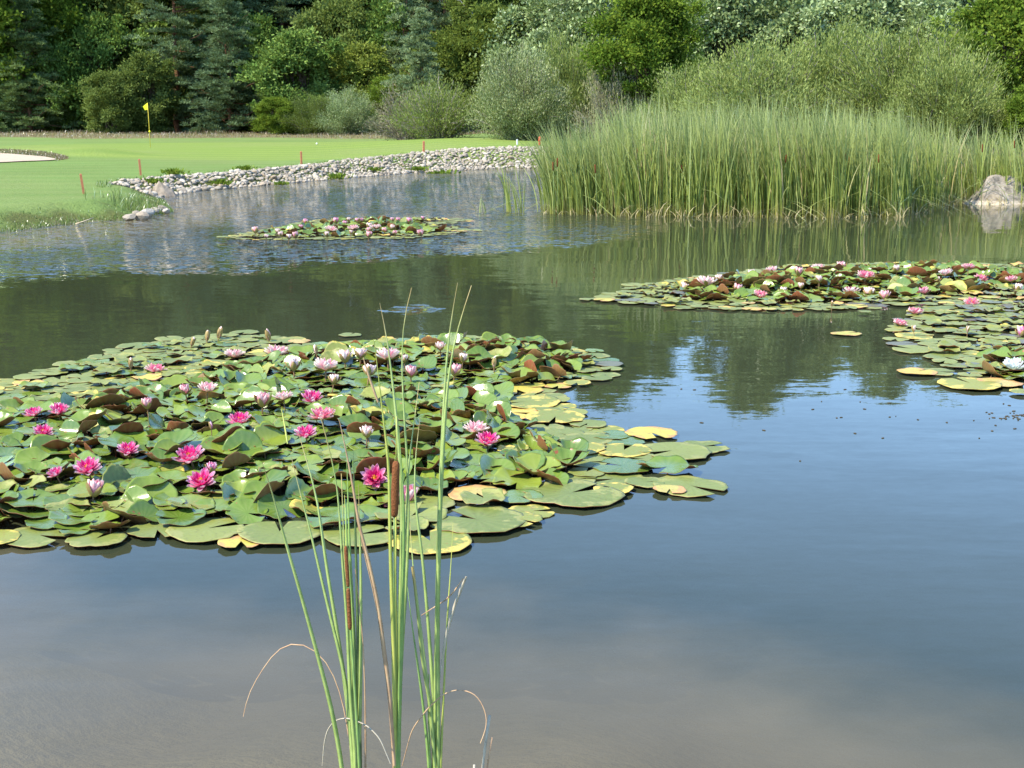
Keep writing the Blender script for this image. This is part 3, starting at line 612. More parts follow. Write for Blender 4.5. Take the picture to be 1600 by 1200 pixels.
# dead, bent and broken blades near the water line
n2 = 900; bx = r.uniform(.6, 13, n2); by = front_y(bx) - .25 + r.uniform(0, 1, n2) ** 2 * 2.4
V2, F2, T2, U2 = blades(np.stack([bx, by, np.full(n2, -.05)], -1), r.uniform(.1, .45, n2), np.full(n2, .017), r.normal(0, .8, (n2, 2)), r, r.uniform(.9, 1, n2), 4, .35)
n3 = 380; bx = r.uniform(.8, 13, n3); by = front_y(bx) + r.uniform(0, 1, n3) * 1.5
V3, F3_, T3, U3 = blades(np.stack([bx, by, np.full(n3, -.02)], -1), r.uniform(.5, 1.4, n3), np.full(n3, .02), r.normal(0, .75, (n3, 2)), r, r.uniform(.2, .95, n3), 6, .7)
VV = np.concatenate([V1, V2, V3]); FF = np.concatenate([F1, F2 + len(V1), F3_ + len(V1) + len(V2)])
U = np.concatenate([U1, U2 * .3 + .3, U3])
tag(obj('reeds', mesh('reeds', VV, FF, M['reed'], np.concatenate([T1, T2, T3]), attrs={'up': U})), 'dense bed of tall green cattail reeds in the shallows', kind='stuff')
# a few brown seed heads showing between the reeds, each a stalk of its own
brown = solid('seed_brown', (.16, .055, .02), .9, .3, 60, .1, .002)
def strip(path, wid, yaw=0.0, thick=.0012, fold=.25):
    """flat leaf with a shallow fold and real thickness along a path; wid array"""
    P = np.asarray(path, float); n = len(P); Tn = np.gradient(P, axis=0); Tn /= np.linalg.norm(Tn, axis=1)[:, None]
    yw = yaw if np.ndim(yaw) else np.full(n, yaw)
    S0 = np.stack([np.cos(yw), np.sin(yw), np.zeros(n)], -1); S0 -= (S0 * Tn).sum(1)[:, None] * Tn; S0 /= np.linalg.norm(S0, axis=1)[:, None]
    N = np.cross(Tn, S0); w_ = np.asarray(wid)[:, None] * .5
    rows = [P - S0 * w_ + N * fold * w_, P + N * thick, P + S0 * w_ + N * fold * w_, P - N * thick - N * 0]
    V = np.stack(rows, 1).reshape(-1, 3); i = np.arange(n - 1)[:, None] * 4; j = np.arange(4)[None]; k_ = (j + 1) % 4
    F = np.stack([i + j, i + k_, i + 4 + k_, i + 4 + j], -1).reshape(-1, 4)
    return V, F, np.repeat(np.linspace(0, 1, n), 4)
stalk_g = solid('stalk_green', (.17, .24, .06), .6, .3, 8, .4)
heads = [(864, 258, 334, 24), (871, 252, 335, 24.8), (1175, 233, 330, 26.2), (1228, 246, 334, 26), (1237, 250, 333, 26.8), (1320, 244, 336, 26), (1327, 250, 338, 26), (1373, 246, 338, 26), (1376, 240, 338, 26.8),
         (1535, 230, 328, 27), (1585, 224, 328, 28), (996, 236, 334, 26.5), (1262, 228, 334, 27.5), (930, 262, 335, 25), (1065, 262, 337, 25.4)]
for k, (hx, hy, by_, Y) in enumerate(heads):
    top = at_y(hx, hy, Y - .6 * (k % 2)); rr_ = np.random.default_rng(k); e_ = empty('cattail_stalk', (top[0] + rr_.uniform(-.06, .1), top[1] + .0, -.2))
    bx_, by2 = e_.location.x, e_.location.y; tp_ = np.array((top[0] - bx_, top[1] - by2, top[2] + .2))
    V, F = tube([(0, 0, 0), tp_ * .55, tp_ * .97], (.006, .005, .004), 6); me = Acc(); me.add(V, F); obj('stalk', me.build('stalk', stalk_g, True), e_)
    dr = tp_ / np.linalg.norm(tp_); V, F = tube([tp_ - dr * .10, tp_ - dr * .09, tp_ + dr * .05, tp_ + dr * .06], (.004, .014, .013, .004), 8); me = Acc(); me.add(V, F); obj('seed_head', me.build('seed_head', brown, True), e_)
    tag(e_, 'green stalk with a brown seed head standing among the reed leaves', 'cattail', 'seed-headed stalks in the reed bed')
# sparse reed tufts standing in open water beside the bed
sparse = [(752, 332, 9, 14, .6, 'thin half-dry reed tuft standing alone, furthest out from the reed bed'), (795, 331, 14, 13, 1.25, 'upright reed tuft in open water between the dry tuft and the reed bed'), (812, 333, 12, 18, 1.3, 'slender upright reeds, the open-water tuft closest to the reed bed')]
for k, (px, py, nb_, wpx, hh_, lab) in enumerate(sparse):
    c = unproj(px, py); rr_ = np.random.default_rng(70 + k); e_ = empty('reed_tuft', (c[0], c[1], -.1))
    base = np.stack([rr_.normal(0, .07, nb_), rr_.normal(0, .08, nb_), np.zeros(nb_)], -1)
    V, F, T, Ub = blades(base, rr_.uniform(.55, 1.05, nb_) * hh_, np.full(nb_, .02), np.stack([rr_.normal(-.08, .16, nb_), rr_.normal(0, .1, nb_)], -1), rr_, rr_.uniform(.25, .7 if k else .95, nb_), 6, .5)
    obj('leaves', mesh('leaves', V, F, M['reed'], T, attrs={'up': Ub}), e_); tag(e_, lab, 'reeds')

# grass along the water's edge and rough grass at the far side of the green
r = np.random.default_rng(31); acc = []
def scatter_shore(n, lo, hi, xr, yr):
    X = r.uniform(*xr, n * 6); Y = r.uniform(*yr, n * 6); s_ = sdist(X, Y); k = (s_ > lo) & (s_ < hi); X, Y = X[k][:n], Y[k][:n]
    return np.stack([X, Y, height(X, Y) - .01], -1), s_[k][:n]
B, s_ = scatter_shore(16000, -.12, .6, (-14, -6.0), (18, 31)); n = len(B)
keep = r.uniform(0, 1, n) < .1 + .9 * np.exp(-np.maximum(s_, 0) / .15); B = B[keep]; s_ = s_[keep]; n = len(B); n1v = n
V, F, T, Ub = blades(B, r.uniform(.02, .07, n) * (1.0 + .5 * (s_ < .15)), np.full(n, .012), r.normal(0, .3, (n, 2)), r, np.clip(r.normal(.45, .2, n), 0, .9), 3)
L1 = (V, F, T, Ub)
pk = unproj(245, 318, .2)   # tuft of long grass at the point
n = 500; B = np.stack([pk[0] - np.abs(r.normal(0, .5, n)), pk[1] + r.normal(0, .4, n), np.zeros(n)], -1); B[:, 2] = height(B[:, 0], B[:, 1]) - .01; B = B[B[:, 2] > -.1]; n = len(B)
L2 = blades(B, r.uniform(.06, .24, n), np.full(n, .012), r.normal(0, .25, (n, 2)), r, np.clip(r.normal(.6, .15, n), 0, .9), 4)
# thin grass along the top of the stones
B, s_ = scatter_shore(9000, 1.0, 2.2, (-14, 3), (30, 55)); 
tops = .9 + 1.6 * sst(-9, 0, B[:, 0]) * sst(30, 45, B[:, 1]); kk_ = np.abs(s_ - tops) < .45; B = B[kk_]; n = len(B)
L3 = blades(B, r.uniform(.03, .14, n), np.full(n, .018), r.normal(0, .25, (n, 2)), r, np.clip(r.normal(.5, .2, n), 0, .9), 3)
Vs, Fs, Ts, Us = [], [], [], []; o_ = 0
for (V, F, T, Ub) in (L1, L2, L3): Vs.append(V); Fs.append(F + o_); Ts.append(T); Us.append(Ub); o_ += len(V)
tag(obj('grass', mesh('grass', np.concatenate(Vs), np.concatenate(Fs), M['grass'], np.concatenate(Ts), attrs={'up': np.concatenate(Us)})), 'uneven green grass fringe along the pond bank', kind='stuff')
n = 20000; X = r.uniform(-55, 12, n); wn = 1.3 * np.sin(X * .31) + .9 * np.sin(X * .83 + 2); ed = np.where(X < -2, 88 + wn, 88 - 24 * sst(-2, 4, X) + wn * .5)
Y = ed - 2.5 + r.uniform(0, 1, n) * np.where(X < -4, 23, 8); B = np.stack([X, Y, height(X, Y)], -1)
L1 = blades(B, .08 + .36 * r.uniform(0, 1, n) ** 1.6 * (.6 + .4 * np.sin(X * .9) * np.sin(X * .37 + 1)), np.full(n, .022), r.normal(0, .3, (n, 2)), r, np.clip(r.normal(.45, .3, n), 0, 1), 2)
# brown lip of the bunker
n = 4200; X = bxc + r.uniform(-3.6, 3.6, n); fr_ = np.sqrt(np.maximum(1 - ((X - bxc) / 3.6) ** 2, 0)); Y = BUNK[1] + .2 + 3.0 * fr_ + r.uniform(-.1, 1.0, n); B = np.stack([X, Y, height(X, Y)], -1)
L2 = blades(B, r.uniform(.03, .08, n), np.full(n, .03), r.normal(0, .3, (n, 2)), r, np.clip(r.normal(.5, .2, n), 0, 1), 2)
# dry grass on the bank behind the reeds
n = 9000; X = r.uniform(7, 17, n); Y = r.uniform(29, 46, n); s_ = sdist(X, Y); k_ = s_ > .1; X, Y = X[k_], Y[k_]; n = len(X); B = np.stack([X, Y, height(X, Y)], -1)
L3 = blades(B, r.uniform(.1, .5, n), np.full(n, .02), r.normal(0, .25, (n, 2)), r, np.clip(r.normal(.4, .2, n), 0, 1), 2)
Vs, Fs, Ts, Us = [], [], [], []; o_ = 0
for (V, F, T, Ub) in (L1, L2, L3): Vs.append(V); Fs.append(F + o_); Ts.append(T); Us.append(Ub); o_ += len(V)
tag(obj('dry_grass', mesh('dry_grass', np.concatenate(Vs), np.concatenate(Fs), M['drygrass'], np.concatenate(Ts), attrs={'up': np.concatenate(Us)})), 'strip of tall brownish rough grass', kind='stuff')

# ------------------------------------------------------------------ stones
def ico(sub):
    import bmesh
    bm = bmesh.new(); bmesh.ops.create_icosphere(bm, subdivisions=sub, radius=1); V = np.array([v.co[:] for v in bm.verts]); F = np.array([[v.index for v in f.verts] for f in bm.faces]); bm.free(); return V, F
IV, IF = ico(2); IV3, IF3 = ico(4)
def rock(seed, V=IV, sq=(1, .8, .6), amp=.16, facets=7):
    r = np.random.default_rng(seed); P = V.copy()
    for _ in range(facets):
        d = rdir(1, r)[0]; h = r.uniform(.62, .92); q = P @ d; P -= np.outer(np.maximum(q - h, 0), d)
    f = 1 + amp * (np.sin(P @ r.normal(0, 2.2, 3) + r.uniform(0, 6)) * .5 + np.sin(P @ r.normal(0, 4.5, 3)) * .25)
    return P * f[:, None] * np.array(sq)
m, t, out = nmat('stone'); p = nd(t, 'ShaderNodeBsdfPrincipled'); p.inputs['Roughness'].default_value = .85; p.inputs['Specular IOR Level'].default_value = .25
oi = nd(t, 'ShaderNodeObjectInfo').outputs['Random']; tn = mathn(t, 'FRACT', mathn(t, 'ADD', attr(t, 'tone'), oi))
c = ramp(t, tn, [(0, (.25, .215, .165)), (.2, (.37, .32, .25)), (.4, (.48, .43, .35)), (.55, (.30, .23, .155)), (.7, (.52, .47, .39)), (.85, (.36, .32, .26)), (1, (.19, .165, .13))])
nz = noise(t, pos(t), 26, 5, .7); c = mixc(t, mathn(t, 'MULTIPLY', ramp(t, nz, [(.4, (1, 1, 1)), (.6, (0, 0, 0))]), .4), c, (.25, .22, .17))
t.links.new(c, p.inputs['Base Color']); b = nd(t, 'ShaderNodeBump'); b.inputs['Distance'].default_value = .01; t.links.new(nz, b.inputs['Height']); t.links.new(b.outputs[0], p.inputs['Normal']); t.links.new(p.outputs[0], out.inputs[0]); M['stone'] = m
RV = [rock(200 + k, sq=(1, s1, s2)) for k, (s1, s2) in enumerate([(.8, .6), (.7, .55), (.9, .7), (.75, .5), (.85, .65), (.65, .6), (.95, .6), (.8, .75)])]
rock_me = [mesh('stone_%d' % k, v, IF, m, np.zeros(len(v)), smooth=False) for k, v in enumerate(RV)]
r = np.random.default_rng(41); n = 60000
X = r.uniform(-13.5, 7.5, n); Y = r.uniform(31.5, 56, n); s_ = sdist(X, Y); bw = .95 + 1.7 * sst(-9, 0, X) * sst(30, 45, Y)
k_ = (s_ > -.12) & (s_ < bw + .1) & (X < .1 * Y + 1.5); X, Y = X[k_], Y[k_]
taken = []; cell = {}
for xx, yy in zip(X, Y):
    rad = r.uniform(.042, .08) if r.uniform() < .88 else r.uniform(.085, .135)
    key = (int(xx // .3), int(yy // .3)); ok = True
    for a_ in (-1, 0, 1):
        for b_ in (-1, 0, 1):
            for (qx, qy, qr) in cell.get((key[0] + a_, key[1] + b_), ()):
                if (qx - xx) ** 2 + (qy - yy) ** 2 < (.72 * (qr + rad)) ** 2: ok = False; break
            if not ok: break
        if not ok: break
    if ok: cell.setdefault(key, []).append((xx, yy, rad)); taken.append((xx, yy, rad))
taken = np.array(taken); tz = height(taken[:, 0], taken[:, 1])
appear = taken[:, 2] / taken[:, 1] * (taken[:, 0] / taken[:, 1] < .045); order = np.argsort(-appear)
acc = Acc()
def eul(a, b, c):
    ca, sa, cb, sb, cc, s3 = math.cos(a), math.sin(a), math.cos(b), math.sin(b), math.cos(c), math.sin(c)
    return np.array([[cc, -s3, 0], [s3, cc, 0], [0, 0, 1]]) @ np.array([[cb, 0, sb], [0, 1, 0], [-sb, 0, cb]]) @ np.array([[1, 0, 0], [0, ca, -sa], [0, sa, ca]])
for q, k in enumerate(order):
    xx, yy, rad = taken[k]; z = tz[k] + rad * .32; rot = (r.uniform(-.4, .4), r.uniform(-.4, .4), r.uniform(0, 6.28)); v = r.integers(8)
    if q < 290:
        o = obj('stone', rock_me[v], None, (xx, yy, z)); o.rotation_euler = rot; o.scale = (rad * 1.15,) * 3
        sec = ('on the narrow stone bank beside the triangular rock' if xx < -8 else 'on the narrow stone bank below the mown green' if xx < -2.5 else 'on the wide stone bank below the silver willow')
        tag(o, ('larger ' if rad > .085 else '') + 'pale grey rounded stone ' + sec, 'stone', 'bank stones ' + ('large ' if rad > .085 else '') + sec)
    else: acc.add((RV[v] * rad * 1.15) @ eul(*rot).T + np.array((xx, yy, z)), IF, r.uniform(0, 1))
tag(obj('stones', acc.build('stones', M['stone'], False)), 'mass of smaller pale stones packed between the larger ones', kind='stuff')
# little heap of stones at the grassy point
for k, (px, py, rad, lab) in enumerate([(203, 341, .13, 'small round stone ending the row at the grassy point'), (214, 336, .12, 'grey stone set behind the row at the grassy point'), (222, 340, .15, 'flat white stone in the row at the grassy point'), (229, 335, .19, 'largest pale stone of the row at the grassy point'),
        (241, 331, .12, 'stone next to the largest one at the grassy point'), (247, 329, .10, 'small stone close to the tip of the grassy point'), (254, 328, .15, 'whitish stone at the very tip of the grassy point'), (260, 331, .08, 'smallest stone in the water at the tip of the grassy point')]):
    c = unproj(px, py, .04); o = obj('stone', rock_me[k], None, (c[0], c[1], .06)); o.rotation_euler = (.2, .1, k * 1.3); o.scale = (rad, rad, rad); tag(o, lab, 'stone', 'stones at the grassy point')
# triangular rock and the boulder
V = IV3.copy(); h = V[:, 2].copy(); V[:, 0] = V[:, 0] * np.interp(h, (-1, -.1, .5, 1), (1.1, 1, .5, .12)) - .18 * np.maximum(h, 0); V[:, 1] *= np.interp(h, (-1, -.1, .5, 1), (1.1, 1, .6, .2)); V *= np.array((.42, .32, .30))
for d_, h_ in (((-.75, -.45, .5), .20), ((.55, -.5, .65), .19), ((.1, -.8, .6), .20), ((.8, .2, .55), .24)):
    d_ = np.array(d_) / np.linalg.norm(d_); V -= np.outer(np.maximum(V @ d_ - h_, 0), d_)
V += (np.sin(V @ np.array((21., 9, 14))) * .008)[:, None]
c = unproj(252, 306); greyrock = solid('grey_rock', (.30, .25, .19), .9, .35, 7, .2, .02)
o = obj('rock', mesh('rock', V, IF3, greyrock, smooth=False), None, (c[0], c[1] + .1, .06)); tag(o, 'grey-brown triangular rock at the near end of the stone bank', 'rock')
r = np.random.default_rng(3); V = rock(33, IV3, (1, .85, 1), .12, 6)
V[:, 2] = V[:, 2] * .98; up_ = V[:, 2]; kx = np.interp(up_, (-1, -.12, -.02, .25, .6, 1), (1.3, 1.3, 1.08, 1.0, .95, .9)); V[:, 0] = V[:, 0] * kx + .1 * np.maximum(up_, 0); V[:, 1] *= kx
nn = np.sin(V @ np.array((7., 3, 5))) * .02 + np.sin(V @ np.array((-4., 9, 11)) + 1) * .018 + np.sin(V @ np.array((19., -13, 8))) * .009; V *= (1 + nn)[:, None]
V *= np.array((.66, .55, .62)); m, t, out = nmat('boulder'); p = nd(t, 'ShaderNodeBsdfPrincipled'); p.inputs['Roughness'].default_value = .9
tc = nd(t, 'ShaderNodeTexCoord').outputs['Object']; sp = nd(t, 'ShaderNodeSeparateXYZ'); t.links.new(tc, sp.inputs[0])
n1 = noise(t, tc, 6, 6, .7); c_ = ramp(t, n1, [(.35, (.13, .115, .09)), (.5, (.28, .24, .185)), (.68, (.42, .375, .31))])
c_ = mixc(t, ramp(t, sp.outputs[2], [(0.0, (1, 1, 1)), (.03, (0, 0, 0))]), c_, (.50, .43, .33)); t.links.new(c_, p.inputs['Base Color'])
b = nd(t, 'ShaderNodeBump'); b.inputs['Distance'].default_value = .05; t.links.new(noise(t, tc, 9, 8, .75), b.inputs['Height']); t.links.new(b.outputs[0], p.inputs['Normal']); t.links.new(p.outputs[0], out.inputs[0])
c = unproj(1562, 319); o = obj('boulder', mesh('boulder', V, IF3, m, smooth=False), None, (c[0], c[1] + .35, .06)); tag(o, 'big pale boulder with a light waterline ledge, standing among the reeds', 'boulder')
# driftwood stick at the near bank
c = unproj(120, 350); V, F = tube([c + (-.02, 0, .0), c + (.1, .1, .04), c + (.22, .25, .09)], (.014, .012, .008), 6); me = Acc(); me.add(V, F); o = obj('stick', me.build('stick', M['deadreed'], True)); tag(o, 'pale bare stick lying at the edge of the grassy bank', 'stick')
# weeds growing between the stones
for k, (px, py, s_, lab) in enumerate([(240, 284, .35, 'small bright weed above the triangular rock'), (272, 286, .42, 'bright leafy weed just past the triangular rock'), (345, 276, .4, 'low weed among the stones below the third stake'), (385, 277, .35, 'green weed rooted midway along the narrow stone bank'),
        (525, 262, .45, 'upright weed tuft on top of the bank before the mown tongue'), (440, 284, .3, 'small weed near the water between bank stones'), (585, 268, .35, 'olive weed among stones where the bank widens'), (690, 251, .7, 'largest green weed clump on the wide stone bank'), (655, 262, .4, 'small weed beneath the largest weed clump'), (880, 258, .45, 'weed at the foot of the wide bank beside the reeds')]):
    zg = .2
    for _ in range(6):
        c = unproj(px, py + 4, zg); zg = .5 * zg + .5 * max(hz(c[0], c[1]), 0)
    r = np.random.default_rng(300 + k); n = 160; ph = r.uniform(0, 6.28, n); rd = np.abs(r.normal(0, .4, n)); B = np.stack([rd * np.cos(ph) * s_, rd * np.sin(ph) * s_ * .6, r.uniform(.0, .25, n) * s_], -1)
    V, F, T, = leafcloud(B, np.stack([np.cos(ph), np.sin(ph), np.full(n, 1.2)], -1), .26 * s_, .13 * s_, r, np.clip(r.normal(.6, .15, n), 0, 1), .4)
    o = obj('weed_clump', mesh('weed_clump', V, F, M['fresh'], T), None, (c[0], c[1], hz(c[0], c[1]) + .06)); tag(o, lab, 'weed', 'weeds on the stone bank')

# ------------------------------------------------------------------ stakes, posts, flag, ball
orange = solid('stake_orange', (.50, .17, .08), .6, .2, 12, .4); orange_dk = solid('stake_edge', (.30, .09, .05), .7, .2, 12, .3)
white = solid('post_white', (.78, .78, .78), .5, .12, 9, .4); yellow = solid('flag_yellow', (.85, .80, .03), .6, .1, 6, .3); yellow2 = solid('pole_yellow', (.78, .60, .05), .5, .15, 4, .4)
redm = solid('red_paint', (.62, .06, .03), .6, .15, 9, .3)
def ground_at(px, py):
    zg = .4
    for _ in range(25):
        c = unproj(px, py, zg); zg = .6 * zg + .4 * hz(c[0], c[1])
    return c
def post(px, py, hpx, wpx, mt, mt2, lean, name, lab, cat, group=None, tip=0):
    c = ground_at(px, py); D = c[1]; h = hpx / FPX * D; w_ = wpx / FPX * D; e_ = empty(name, c)
    e_.rotation_euler = (0, lean, .35)
    me = Acc(); V = []; 
    for z, k in ((-.1, 1), (h * .97, 1), (h, .72)): V += [(-w_ / 2 * k, -w_ / 2 * k, z), (w_ / 2 * k, -w_ / 2 * k, z), (w_ / 2 * k, w_ / 2 * k, z), (-w_ / 2 * k, w_ / 2 * k, z)]
    F = [[i + 4 * l, (i + 1) % 4 + 4 * l, (i + 1) % 4 + 4 * l + 4, i + 4 * l + 4] for l in range(2) for i in range(4)] + [[8, 9, 10, 11], [3, 2, 1, 0]]
    me.add(V, np.array(F)); o = obj('post', me.build('post', mt), e_); 
    if tip:
        me = Acc(); V, F = tube([(0, 0, h * .45), (0, 0, h * .55), (0, 0, h * 1.0), (.0, 0, h * 1.15)], (w_ * .7, w_ * 1.1, w_ * .95, w_ * .2), 8); me.add(V, F); obj('marker_cap', me.build('marker_cap', redm, True), e_)
    tag(e_, lab, cat, group)
post(131, 303, 31, 3.4, orange, None, -.10, 'marker_stake', 'leaning orange marker stake on the lawn, nearest to the grassy point', 'stake', 'orange marker stakes round the pond')
post(220, 274, 25, 3, orange, None, -.05, 'marker_stake', 'orange marker stake at the start of the stone bank above the triangular rock', 'stake', 'orange marker stakes round the pond')
post(471, 257, 20, 2.7, orange, None, 0, 'marker_stake', 'orange marker stake on the lawn midway along the stone bank', 'stake', 'orange marker stakes round the pond')
post(662, 240, 19, 2.7, orange, None, .02, 'marker_stake', 'orange marker stake where the stone bank widens', 'stake', 'orange marker stakes round the pond')
post(843, 227, 12, 2.4, redm, None, .05, 'red_marker', 'short bright red marker with a thick head beside the reeds', 'marker', None, 1)
post(111, 205, 9, 3, white, None, 0, 'white_post', 'small white post in dry grass before the dark wood', 'post', 'white posts at the wood edge')
post(564, 209, 9, 3.6, white, None, 0, 'white_post', 'brighter white post in dry grass below the yellow maple', 'post', 'white posts at the wood edge')
post(808, 226, 8, 2, white, None, 0, 'white_post', 'thin pale peg at the foot of the silver willow', 'post')
c = ground_at(235, 230); D = c[1]; h = 67 / FPX * D; e_ = empty('golf_flag', c)
me = Acc(); V, F = tube([(0, 0, -.1), (-.01, 0, h * .5), (-.03, 0, h)], (.013, .012, .010), 8); me.add(V, F); obj('pole', me.build('pole', yellow2, True), e_)
me = Acc(); V, F = tube([(0, 0, h * .335), (0, 0, h * .345), (0, 0, h * .365), (0, 0, h * .375)], (.02, .045, .045, .02), 10); me.add(V, F); obj('collar', me.build('collar', yellow, True), e_)
g_ = 12; V = []
for a_ in range(g_ + 1):
    for b_ in range(7):
        u_, v_ = a_ / g_, b_ / 6; V.append((-.03 - .20 * u_ * (1 - .35 * v_) - .012, .05 * math.sin(u_ * 5 + v_ * 2) * u_, h - .01 - .30 * v_ - .16 * u_ * (1 - v_ * .75)))
V = np.array(V); F = np.array([[a_ * 7 + b_, (a_ + 1) * 7 + b_, (a_ + 1) * 7 + b_ + 1, a_ * 7 + b_ + 1] for a_ in range(g_) for b_ in range(6)])
V2 = V + np.array((0, .004, 0)); n_ = len(V); me = Acc(); me.add(np.concatenate([V, V2]), np.concatenate([F, F[:, ::-1] + n_])); obj('flag', me.build('flag', yellow, True), e_)
tag(e_, 'yellow golf flag on a thin yellow pole standing on the putting green', 'flag')
c = ground_at(495, 226); me = Acc(); me.add(IV * .045, IF); o = obj('golf_ball', me.build('golf_ball', white, True), None, c + (0, 0, .045)); tag(o, 'tiny white golf ball lying on the green', 'ball')

# ------------------------------------------------------------------ water lilies: leaves
def padmat(name, stops, rough, spec, edge=None, spots=.35, spotc=(.12, .09, .03), edgef=(.55, .8)):
    m, t, out = nmat(name); p = nd(t, 'ShaderNodeBsdfPrincipled'); p.inputs['Roughness'].default_value = rough; p.inputs['Specular IOR Level'].default_value = spec
    P = pos(t); oi = nd(t, 'ShaderNodeObjectInfo').outputs['Random']
    tn = mathn(t, 'FRACT', mathn(t, 'ADD', attr(t, 'tone'), oi)); n1 = noise(t, P, 14, 4, .6); n2 = noise(t, P, 55, 3, .6)
    c = ramp(t, mathn(t, 'ADD', mathn(t, 'MULTIPLY', tn, .75), mathn(t, 'MULTIPLY', n1, .25)), stops)
    if edge:
        ef = mathn(t, 'ADD', attr(t, 'rad'), mathn(t, 'MULTIPLY', mathn(t, 'SUBTRACT', noise(t, P, 9, 4, .65), .5), 2.8))
        c = mixc(t, ramp(t, ef, [(edgef[0], (0, 0, 0)), (edgef[1], (1, 1, 1))]), c, edge)
    if spots: c = mixc(t, mathn(t, 'MULTIPLY', ramp(t, n2, [(.57, (0, 0, 0)), (.66, (1, 1, 1))]), spots), c, spotc)
    c = mixc(t, mathn(t, 'MULTIPLY', attr(t, 'vein'), .28), c, (.27, .30, .09))
    t.links.new(c, p.inputs['Base Color'])
    b = nd(t, 'ShaderNodeBump'); b.inputs['Distance'].default_value = .004; b.inputs['Strength'].default_value = .6; t.links.new(noise(t, P, 22, 3), b.inputs['Height']); t.links.new(b.outputs[0], p.inputs['Normal'])
    t.links.new(p.outputs[0], out.inputs[0]); return m
PM = [
 padmat('pad_fresh', [(0, (0.055, 0.106, 0.012)), (.3, (0.093, 0.161, 0.018)), (.65, (0.137, 0.207, 0.024)), (1, (0.208, 0.248, 0.030))], .24, .7, None, .1),
 padmat('pad_dull', [(0, (0.111, 0.149, 0.030)), (.5, (0.164, 0.200, 0.044)), (1, (0.222, 0.242, 0.049))], .5, .45, (.24, .25, .07), .5, (.10, .08, .03), (.8, 1.3)),
 padmat('pad_mottled', [(0, (0.150, 0.189, 0.034)), (.5, (0.200, 0.225, 0.041)), (1, (0.250, 0.261, 0.045))], .5, .45, (.55, .43, .08), .6, (.22, .12, .04), (.75, 1.1)),
 padmat('pad_yellow', [(0, (.42, .28, .08)), (.35, (.55, .42, .07)), (.7, (.36, .36, .07)), (1, (.50, .33, .15))], .5, .4, (.48, .26, .10), .6, (.22, .11, .05), (.8, 1.4)),
 padmat('pad_purple', [(0, (.09, .08, .065)), (.5, (.12, .12, .085)), (1, (.14, .16, .09))], .42, .5, None, .3),
 padmat('pad_underside', [(0, (0.147, 0.033, 0.018)), (.35, (0.231, 0.061, 0.028)), (.6, (0.200, 0.094, 0.036)), (.85, (0.210, 0.123, 0.044)), (1, (0.158, 0.131, 0.036))], .42, .4, None, .25),
]
